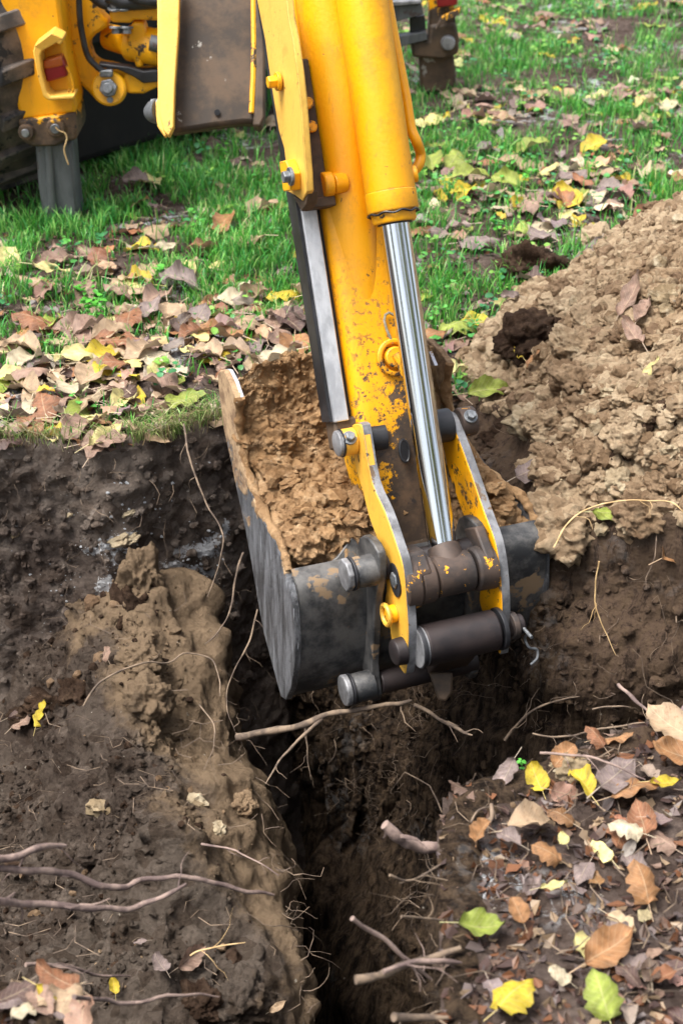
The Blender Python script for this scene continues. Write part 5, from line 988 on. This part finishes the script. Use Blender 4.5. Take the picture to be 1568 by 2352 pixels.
BR = [('branch', 'long bare foreground branch reaching right over the berm', [(-60, 2003, 2.15), (0, 1999, 2.2), (84, 1999, 2.25), (164, 2008, 2.3), (230, 2034, 2.32), (281, 2036, 2.35), (337, 2017, 2.38), (422, 2012, 2.4), (492, 2027, 2.43), (563, 2046, 2.46), (628, 2056, 2.5)], .0065, .0045, 'bark'),
 ('branch', 'lower foreground branch with an upturned broken end', [(-60, 2060, 2.1), (0, 2069, 2.15), (70, 2076, 2.2), (188, 2085, 2.25), (291, 2086, 2.3), (337, 2076, 2.32), (375, 2060, 2.33), (427, 2031, 2.35)], .0062, .0045, 'bark'),
 ('branch', 'short thick branch stub entering from the left border', [(-50, 1980, 2.15), (0, 1974, 2.2), (47, 1966, 2.22), (89, 1950, 2.25), (150, 1945, 2.3)], .0065, .006, 'bark'),
 ('branch', 'thin dark branch low on the left', [(60, 2216, 2.3), (155, 2219, 2.35), (216, 2238, 2.4), (300, 2242, 2.45)], .004, .003, 'bark'),
 ('branch', 'lowest thin branch above the bottom left corner', [(170, 2290, 2.0), (240, 2300, 2.1), (328, 2299, 2.15), (422, 2285, 2.2), (506, 2288, 2.25)], .0045, .003, 'bark'),
 ('root', 'thick broken root spanning the trench below the bucket', [(545, 1694, 3.15), (620, 1680, 3.12), (700, 1662, 3.1), (750, 1640, 3.1), (830, 1628, 3.1), (900, 1618, 3.1), (948, 1610, 3.1)], .008, .0055, 'root'),
 ('root', 'forked grey root hanging down left of the trench', [(740, 1648, 3.1), (700, 1685, 3.08), (660, 1725, 3.06), (635, 1760, 3.04), (610, 1802, 3.02)], .0055, .002, 'root'),
 ('root', 'thin root dangling from the broken root', [(700, 1660, 3.1), (704, 1700, 3.1), (708, 1750, 3.1), (714, 1790, 3.1)], .003, .001, 'root'),
 ('root', 'ragged root right of the bucket tooth', [(950, 1618, 3.05), (990, 1640, 3.05), (1030, 1662, 3.04), (1085, 1688, 3.02)], .005, .006, 'root'),
 ('root', 'stout cut root jutting from the near trench corner', [(884, 1896, 2.35), (910, 1918, 2.36), (940, 1936, 2.38), (980, 1946, 2.4), (1050, 1944, 2.4)], .0095, .012, 'bark'),
 ('root', 'straight broken stick slanting down to the near bank', [(810, 2108, 2.05), (850, 2138, 2.08), (895, 2170, 2.1), (940, 2210, 2.12), (990, 2250, 2.14)], .0045, .0055, 'bark'),
 ('root', 'peeled root pointing left from the near bank', [(818, 2252, 2.05), (870, 2240, 2.07), (925, 2222, 2.1), (985, 2205, 2.12), (1060, 2180, 2.14)], .006, .0075, 'root'),
 ('root', 'upper splinter beside the peeled root', [(880, 2232, 2.06), (940, 2215, 2.08), (1000, 2208, 2.1), (1060, 2210, 2.12)], .004, .006, 'bark'),
 ('root', 'thin curved root above the straight stick', [(894, 2010, 2.25), (930, 2020, 2.27), (960, 2016, 2.29), (1000, 1990, 2.32), (1030, 1975, 2.34)], .0025, .003, 'root'),
 ('root', 'short pale root at the bottom of the near bank', [(905, 2335, 1.98), (950, 2338, 2.0), (1030, 2334, 2.02)], .006, .006, 'root'),
 ('root', 'slim root pointing left halfway down the near bank', [(920, 2105, 2.15), (970, 2108, 2.18), (1020, 2112, 2.2)], .0022, .003, 'root'),
 ('twig', 'straight dark twig leaning over the right rim', [(1420, 1572, 2.72), (1450, 1604, 2.68), (1490, 1640, 2.64), (1510, 1690, 2.6)], .0045, .003, 'bark'),
 ('twig', 'forked reddish twig over the dark trench on the right', [(1220, 1684, 2.7), (1265, 1692, 2.7), (1300, 1690, 2.7), (1350, 1680, 2.68), (1420, 1668, 2.65), (1480, 1660, 2.62)], .002, .003, 'root'),
 ('twig', 'fine red twig above the forked twig', [(1360, 1628, 2.75), (1400, 1622, 2.74), (1450, 1626, 2.72)], .0022, .0015, 'root'),
 ('root', 'long thin root hanging down the right of the dark cut face', [(423, 975, 3.42), (437, 1053, 3.36), (474, 1155, 3.34), (505, 1210, 3.32), (514, 1245, 3.3), (499, 1308, 3.3), (478, 1370, 3.3)], .0032, .002, 'root'),
 ('root', 'branching root hanging beside the bucket side', [(560, 1270, 3.45), (545, 1310, 3.42), (530, 1400, 3.4), (500, 1450, 3.38), (470, 1480, 3.36)], .0035, .0025, 'root'),
 ('root', 'curving root below the bucket side', [(592, 1400, 3.42), (575, 1470, 3.4), (560, 1500, 3.38), (530, 1560, 3.35), (520, 1620, 3.32), (540, 1680, 3.3)], .0030, .0015, 'root'),
 ('root', 'pale root arching over the crown of the berm', [(193, 1622, 2.98), (226, 1571, 3.0), (292, 1535, 3.03), (343, 1520, 3.05), (390, 1522, 3.07), (430, 1500, 3.1), (485, 1514, 3.1), (503, 1560, 3.06), (505, 1600, 3.02)], .0028, .0018, 'root'),
 ('root', 'thin root along the middle berm edge', [(460, 1620, 3.0), (490, 1665, 2.97), (492, 1710, 2.92), (470, 1770, 2.88)], .002, .0012, 'root'),
 ('root', 'dark thin root along the lower berm edge', [(465, 1941, 2.78), (530, 1950, 2.75), (560, 1965, 2.74), (600, 1985, 2.72), (640, 2010, 2.7)], .003, .0015, 'bark'),
 ('root', 'straw coloured stalk on the berm above the pink leaf', [(435, 2195, 2.55), (455, 2184, 2.55), (500, 2176, 2.54), (563, 2165, 2.53)], .0022, .0018, 'straw'),
 ('root', 'pale curved root on the lowest part of the spoil heap', [(1270, 1260, 2.98), (1310, 1195, 3.0), (1370, 1160, 3.0), (1440, 1152, 2.98), (1500, 1150, 2.96), (1545, 1156, 2.95), (1568, 1175, 2.93)], .0022, .0018, 'straw'),
 ('root', 'thin root hanging over the right trench rim', [(1375, 1290, 2.92), (1365, 1370, 2.95), (1380, 1430, 2.96), (1412, 1505, 2.97)], .0022, .0012, 'straw'),
 ('root', 'frayed straw root beside the right side link', [(1100, 1075, 3.3), (1120, 1092, 3.28), (1140, 1120, 3.25), (1160, 1150, 3.2)], .005, .004, 'straw'),
 ('twig', 'curved dark twig lying on the litter at the left rim', [(-30, 915, 3.72), (40, 940, 3.70), (100, 950, 3.70), (180, 955, 3.70), (240, 945, 3.74), (295, 930, 3.78)], .0040, .0025, 'bark'),
 ('twig', 'thin upright twig standing in the litter left of the bucket', [(436, 960, 3.68), (436, 900, 3.80), (433, 850, 3.84), (444, 790, 3.90)], .0028, .0018, 'bark'),
 ('twig', 'short twig between leaves in the left litter', [(330, 800, 4.02), (370, 794, 4.04), (420, 778, 4.06), (450, 762, 4.10)], .0035, .003, 'bark'),
 ('twig', 'dry branching twig at the top of the spoil heap', [(1290, 640, 4.35), (1325, 585, 4.4), (1370, 570, 4.35), (1420, 560, 4.3), (1450, 540, 4.3)], .0025, .0015, 'bark'),
 ('twig', 'grey twig on the foreground bank edge', [(1090, 2135, 2.22), (1130, 2180, 2.2), (1180, 2230, 2.16), (1240, 2280, 2.12), (1320, 2300, 2.1)], .0025, .002, 'bark'),
 ('twig', 'pale bent straw on the foreground bank', [(1080, 1890, 2.4), (1100, 1862, 2.42), (1130, 1855, 2.42), (1140, 1880, 2.40)], .003, .0025, 'root'),
 ('twig', 'bluish forked stick end on the foreground bank', [(1130, 1848, 2.42), (1132, 1870, 2.40), (1126, 1890, 2.39)], .0045, .004, 'root'),
 ('twig', 'twig among leaves on the right of the foreground bank', [(1240, 1730, 2.5), (1330, 1735, 2.48), (1400, 1752, 2.45), (1480, 1790, 2.42)], .003, .0025, 'bark'),
 ('root', 'fibrous tan root fan on the far trench wall', [(1160, 1700, 3.15), (1210, 1640, 3.12), (1270, 1610, 3.1), (1330, 1600, 3.08)], .004, .002, 'root')]
for (nm, lb, pts, r0, r1, mt) in BR:
    o = kink([P(*q) for q in pts], r0, r1, .006 if r0 > .004 else .004).build(nm, M[mt], None, 60); tag(o, lb, nm)
# side shoots on the two foreground branches
# mass of fine root hairs on the faces and rims
hb = MB()
def hair(p, d, ln, r):
    m = 6; pts = [np.array(p, float)]; d = np.array(d, float); d /= np.linalg.norm(d)
    for i in range(m): d = d + RNG.normal(0, .45, 3); d[2] -= .12; d /= np.linalg.norm(d); pts.append(pts[-1] + d * ln / m)
    hb.tube(pts, list(np.linspace(r, r * .4, m + 1)), 3, False)
for path, cnt, zr, nn_ in ((FAR[3:8], 70, .5, (0, -1, -.4)), (FAR[6:15], 60, .9, (0, -1, -.3)), (FAR[9:], 40, .7, (-.3, -1, -.2)), (NEAR[2:12], 110, 1.0, (-1, .4, -.1)), ([(-.36, 3.05), (-.25, 2.75), (-.16, 2.4), (-.05, 1.9)], 120, .4, (.8, .2, -.6))):
    pp_ = resample(path); tz = -.5 if len(path) == 4 else 0
    for k in range(cnt):
        b_ = pp_[RNG.integers(len(pp_))]; z = tz - RNG.random() ** 1.8 * zr; lean_ = .08 * -z if path is not NEAR[2:12] else 0
        hair((b_[0], b_[1] - (lean_ if tz == 0 else 0) + .01, z + (pileh(b_[:1], b_[1:])[0] if z > -.1 and tz == 0 else 0)), np.array(nn_) + RNG.normal(0, .5, 3), RNG.uniform(.03, .16), RNG.uniform(.0005, .0014))
crw = []
for o_, cnt, ncr, zmin in ((fr, 620, 5200, -1.1), (fl, 90, 1500, -.8), (nr, 130, 2600, -1.0)):
    n_ = len(o_.data.vertices); v_ = np.empty(n_ * 3, np.float32); n__ = np.empty(n_ * 3, np.float32); o_.data.vertices.foreach_get('co', v_); o_.data.vertices.foreach_get('normal', n__); v_ = v_.reshape(-1, 3); n__ = n__.reshape(-1, 3); x_, y_, d_ = px(v_)
    n__ = n__ * np.sign((n__ * (CC - v_)).sum(1))[:, None]; ok_ = np.where((v_[:, 2] < -.02) & (v_[:, 2] > zmin) & FRAME(x_, y_, 150))[0]
    for i in RNG.choice(ok_, cnt): hair(v_[i], n__[i] + RNG.normal(0, .45, 3), RNG.uniform(.02, .13), RNG.uniform(.0004, .0011) * (1.8 if RNG.random() < .12 else 1))
    for i in RNG.choice(ok_, ncr): crw.append((v_[i], .002 + .012 * RNG.random() ** 4, o_ is fl))
for isl, mt in ((True, 'wall'), (False, 'wall2')):
    sel = [q for q in crw if q[2] == isl]; v0, f0 = SI[1]; n = len(sel); rr = np.array([q[1] for q in sel]); v = v0[None] * (1 + (.42 * fbm((v0[None] * 1.3 + RNG.random((n, 1, 3)) * 40).reshape(-1, 3), 2)).reshape(n, -1, 1)) * rr[:, None, None] * RNG.uniform(.7, 1.3, (n, 1, 3)) + np.array([q[0] for q in sel])[:, None]
    o = link('earth_crumbs', npmesh('earth_crumbs', v.reshape(-1, 3), (f0[None] + len(v0) * np.arange(n)[:, None, None]).reshape(-1, 3), M[mt], False)); tag(o, 'crumbs of earth clinging to the cut face', 'crumbs', kind='stuff')
for k in range(260):                                                   # needles and fibres lying on the near bank
    p = np.array([RNG.uniform(.16, .95), RNG.uniform(1.2, 2.2), .012])
    if not inside(p[0], p[1]): p[2] += groundz(p[:1], p[1:2])[0]; a = RNG.uniform(0, 6.28); ln = RNG.uniform(.02, .09); hb.tube([p, p + np.array([math.cos(a), math.sin(a), .08]) * ln / 2, p + np.array([math.cos(a + .3), math.sin(a + .3), 0]) * ln], RNG.uniform(.0006, .0014), 3, False)
for k in range(200):
    p = np.array([RNG.uniform(-1., -.1), RNG.uniform(1.8, 3.05), 0.])
    if p[0] < np.interp(p[1], EY, EX) - .03: p[2] = float(surf(p[0], p[1])) + .02; a = RNG.uniform(0, 6.28); ln = RNG.uniform(.02, .10); hb.tube([p, p + np.array([math.cos(a), math.sin(a), .1]) * ln / 2, p + np.array([math.cos(a + .5), math.sin(a + .5), 0]) * ln], RNG.uniform(.0005, .0011), 3, False)
o = hb.build('root_hairs', M['root'], None, 0); tag(o, 'fine root hairs sticking out of the cut earth', 'roots', kind='stuff')

# ---- unseen trees added around the viewer to shade the place and show in chrome
def tree(px_, py_, hgt, seed, lab):
    r = np.random.default_rng(seed); t_ = empty('tree', (px_, py_, 0)); tag(t_, lab, 'tree', 'unseen trees added for shade and reflection')
    mb = MB(); top_ = np.array([px_, py_, 0]) + np.array([r.normal(0, .3), r.normal(0, .3), hgt * .75]); base = np.array([px_, py_, -.1])
    tr = smoothpath([base, base + (top_ - base) * .3 + r.normal(0, .1, 3), base + (top_ - base) * .65 + r.normal(0, .15, 3), top_], 5); mb.tube(tr, list(np.linspace(.17, .04, len(tr))), 10)
    tips = []
    for k in range(12):
        s = tr[5 + (k * 9) // 11] if 5 + (k * 9) // 11 < len(tr) else tr[-1]; a = k * 2.4 + r.random(); e_ = s + np.array([math.cos(a), math.sin(a), r.uniform(.3, .9)]) * r.uniform(1., 2.0); mb.tube([s, (s + e_) / 2 + r.normal(0, .1, 3), e_], [.05, .03, .012], 6); tips += [e_, (s + e_) / 2 + ZU * .3]
    mb.build('trunk', M['bark'], t_, 60)
    tips = np.array(tips); n = 5200; c_ = tips[r.integers(len(tips), size=n)] + r.normal(0, .42, (n, 3)); u = r.normal(size=(n, 3)); u /= np.linalg.norm(u, axis=1)[:, None]; w_ = np.cross(u, r.normal(size=(n, 3))); w_ /= np.linalg.norm(w_, axis=1)[:, None]
    s = r.uniform(.05, .11, (n, 1)); v = np.stack([c_ - u * s, c_ + w_ * s * .5, c_ + u * s, c_ - w_ * s * .5], 1).reshape(-1, 3) - np.array([px_, py_, 0]); f = np.arange(4 * n).reshape(-1, 4)
    gcl = np.array([hexl('5c7a34'), hexl('8a8a3a'), hexl('6f8a3c'), hexl('a08a3a')])[r.integers(4, size=n)]; link('crown', npmesh('crown', v, f, M['grass'], False, np.repeat(gcl, 4, 0)), t_)
for i, (tx, ty_, hh, lb) in enumerate(((4.2, -2.6, 7.5, 'unseen tree added behind the viewer on the right'), (6.5, 1.2, 8, 'unseen tree added well right of the spoil heap'), (5.6, -6.5, 8.5, 'tallest unseen tree added behind the viewer'), (-6.8, -4.5, 7.5, 'unseen tree added far behind the viewer on the left'), (-8.5, .5, 7, 'unseen tree added at the left beyond the cut'), (1.6, -8.5, 8, 'unseen tree added straight behind the viewer'))): tree(tx, ty_, hh, 60 + i, lb)
